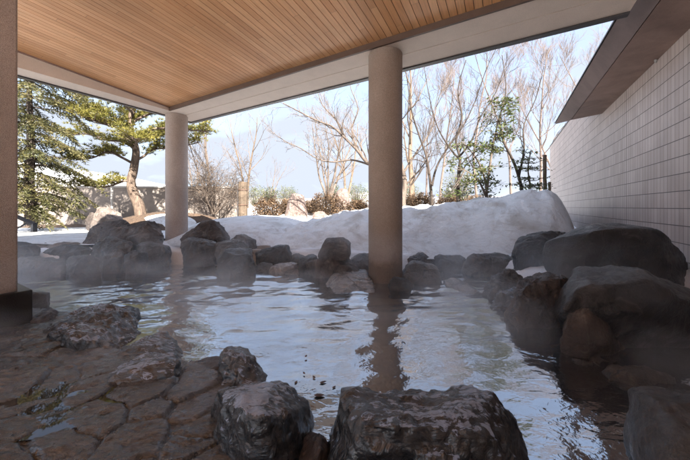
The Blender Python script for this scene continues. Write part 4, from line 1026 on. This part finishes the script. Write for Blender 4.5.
# ------------------------------------------------------------------ steam
STEAM = True
if STEAM:
    m = bpy.data.materials.new('steam'); m.use_nodes = True; nt = m.node_tree; nt.nodes.clear()
    out = nt.nodes.new('ShaderNodeOutputMaterial'); pv = nt.nodes.new('ShaderNodeVolumePrincipled')
    pv.inputs['Color'].default_value = (.86, .93, 1.0, 1); pv.inputs['Anisotropy'].default_value = .2
    ge = nt.nodes.new('ShaderNodeNewGeometry'); mp = nt.nodes.new('ShaderNodeMapping'); mp.inputs['Scale'].default_value = (.9, .9, 1.7)
    no = nt.nodes.new('ShaderNodeTexNoise'); no.inputs['Scale'].default_value = 1.1; no.inputs['Detail'].default_value = 3; no.inputs['Distortion'].default_value = .6
    rp = nt.nodes.new('ShaderNodeValToRGB'); rp.color_ramp.elements[0].position = .47; rp.color_ramp.elements[0].color = (0, 0, 0, 1); rp.color_ramp.elements[1].position = .62
    sz = nt.nodes.new('ShaderNodeSeparateXYZ'); mr = nt.nodes.new('ShaderNodeMapRange')
    mr.inputs['From Min'].default_value = .05; mr.inputs['From Max'].default_value = .82; mr.inputs['To Min'].default_value = 1.0; mr.inputs['To Max'].default_value = 0
    mu = nt.nodes.new('ShaderNodeMath'); mu.operation = 'MULTIPLY'; m2 = nt.nodes.new('ShaderNodeMath'); m2.operation = 'MULTIPLY'; m2.inputs[1].default_value = .46
    L_ = nt.links.new
    L_(ge.outputs['Position'], mp.inputs[0]); L_(mp.outputs[0], no.inputs['Vector']); L_(no.outputs['Fac'], rp.inputs[0])
    L_(ge.outputs['Position'], sz.inputs[0]); L_(sz.outputs[2], mr.inputs['Value'])
    L_(rp.outputs[0], mu.inputs[0]); L_(mr.outputs[0], mu.inputs[1]); L_(mu.outputs[0], m2.inputs[0]); L_(m2.outputs[0], pv.inputs['Density']); L_(pv.outputs[0], out.inputs['Volume'])
    mb = MB(); mb.hexa([Vector(p) for p in ((-7, 1.55, .02), (3.0, 1.3, .02), (3.0, 5.6, .02), (-7, 5.6, .02), (-7, 1.55, .84), (3.0, 1.3, .84), (3.0, 5.6, .84), (-7, 5.6, .84))])
    mb.build('steam', m, kind='stuff', label='thin drifting steam rising from the hot pool water', cat='steam')

# ------------------------------------------------------------------ light
SE = math.radians(38); SD = Vector((0.396, -0.918, 0)).normalized()
SR = math.atan2(SD.x, SD.y)
sv = Vector((SD.x*math.cos(SE), SD.y*math.cos(SE), math.sin(SE)))
ld = bpy.data.lights.new('sun', 'SUN'); ld.energy = 5.0; ld.angle = math.radians(.53); ld.color = (1, .95, .87)
lo = bpy.data.objects.new('sun', ld); col.objects.link(lo); lo.rotation_euler = sv.to_track_quat('Z', 'Y').to_euler()
wd = bpy.data.worlds.new('World'); sc.world = wd; wd.use_nodes = True; nt = wd.node_tree; bg = nt.nodes['Background']
sky = nt.nodes.new('ShaderNodeTexSky'); sky.sky_type = 'NISHITA'; sky.sun_disc = False; sky.sun_elevation = SE; sky.sun_rotation = SR
sky.air_density = 1.0; sky.dust_density = 1.2; sky.ozone_density = 1.5
tc = nt.nodes.new('ShaderNodeTexCoord'); mp = nt.nodes.new('ShaderNodeMapping'); mp.inputs['Scale'].default_value = (1, 1, 2.6)
no = nt.nodes.new('ShaderNodeTexNoise'); no.inputs['Scale'].default_value = 2.0; no.inputs['Detail'].default_value = 8; no.inputs['Roughness'].default_value = .55; no.inputs['Distortion'].default_value = .35
sz = nt.nodes.new('ShaderNodeSeparateXYZ'); mr = nt.nodes.new('ShaderNodeMapRange')
mr.inputs['From Min'].default_value = 0; mr.inputs['From Max'].default_value = .42; mr.inputs['To Min'].default_value = .26; mr.inputs['To Max'].default_value = -.06
ad = nt.nodes.new('ShaderNodeMath'); ad.operation = 'ADD'
rp = nt.nodes.new('ShaderNodeValToRGB'); rp.color_ramp.elements[0].position = .40; rp.color_ramp.elements[0].color = (.55, .55, .55, 1); rp.color_ramp.elements[1].position = .66; rp.color_ramp.elements[1].color = (1, 1, 1, 1)
mx = nt.nodes.new('ShaderNodeMix'); mx.data_type = 'RGBA'; mx.inputs[7].default_value = (1.42, 1.56, 1.84, 1)
L_ = nt.links.new
L_(tc.outputs['Generated'], mp.inputs[0]); L_(mp.outputs[0], no.inputs['Vector']); L_(tc.outputs['Generated'], sz.inputs[0]); L_(sz.outputs[2], mr.inputs['Value'])
L_(no.outputs['Fac'], ad.inputs[0]); L_(mr.outputs[0], ad.inputs[1]); L_(ad.outputs[0], rp.inputs[0]); L_(rp.outputs[0], mx.inputs[0]); L_(sky.outputs[0], mx.inputs[6]); L_(mx.outputs[2], bg.inputs['Color'])
bg.inputs['Strength'].default_value = .10

# ------------------------------------------------------------------ camera
cam = bpy.data.cameras.new('camera'); co = bpy.data.objects.new('camera', cam); col.objects.link(co)
cam.sensor_width = 36; cam.lens = 36*F/690; cam.shift_x = 0; cam.shift_y = -(230-H0)/690.0
co.location = (0, 0, CH); co.rotation_euler = (math.radians(90), 0, 0); cam.clip_start = .05; cam.clip_end = 3000
sc.camera = co
vs = sc.view_settings; vs.view_transform = 'Standard'; vs.look = 'None'; vs.gamma = 1; vs.use_curve_mapping = False; vs.exposure = 2.5
sc.cycles.volume_step_rate = 2.0; sc.cycles.volume_max_steps = 64
sc.cycles.volume_bounces = 3; sc.cycles.max_bounces = 8; sc.cycles.diffuse_bounces = 5; sc.cycles.caustics_reflective = False
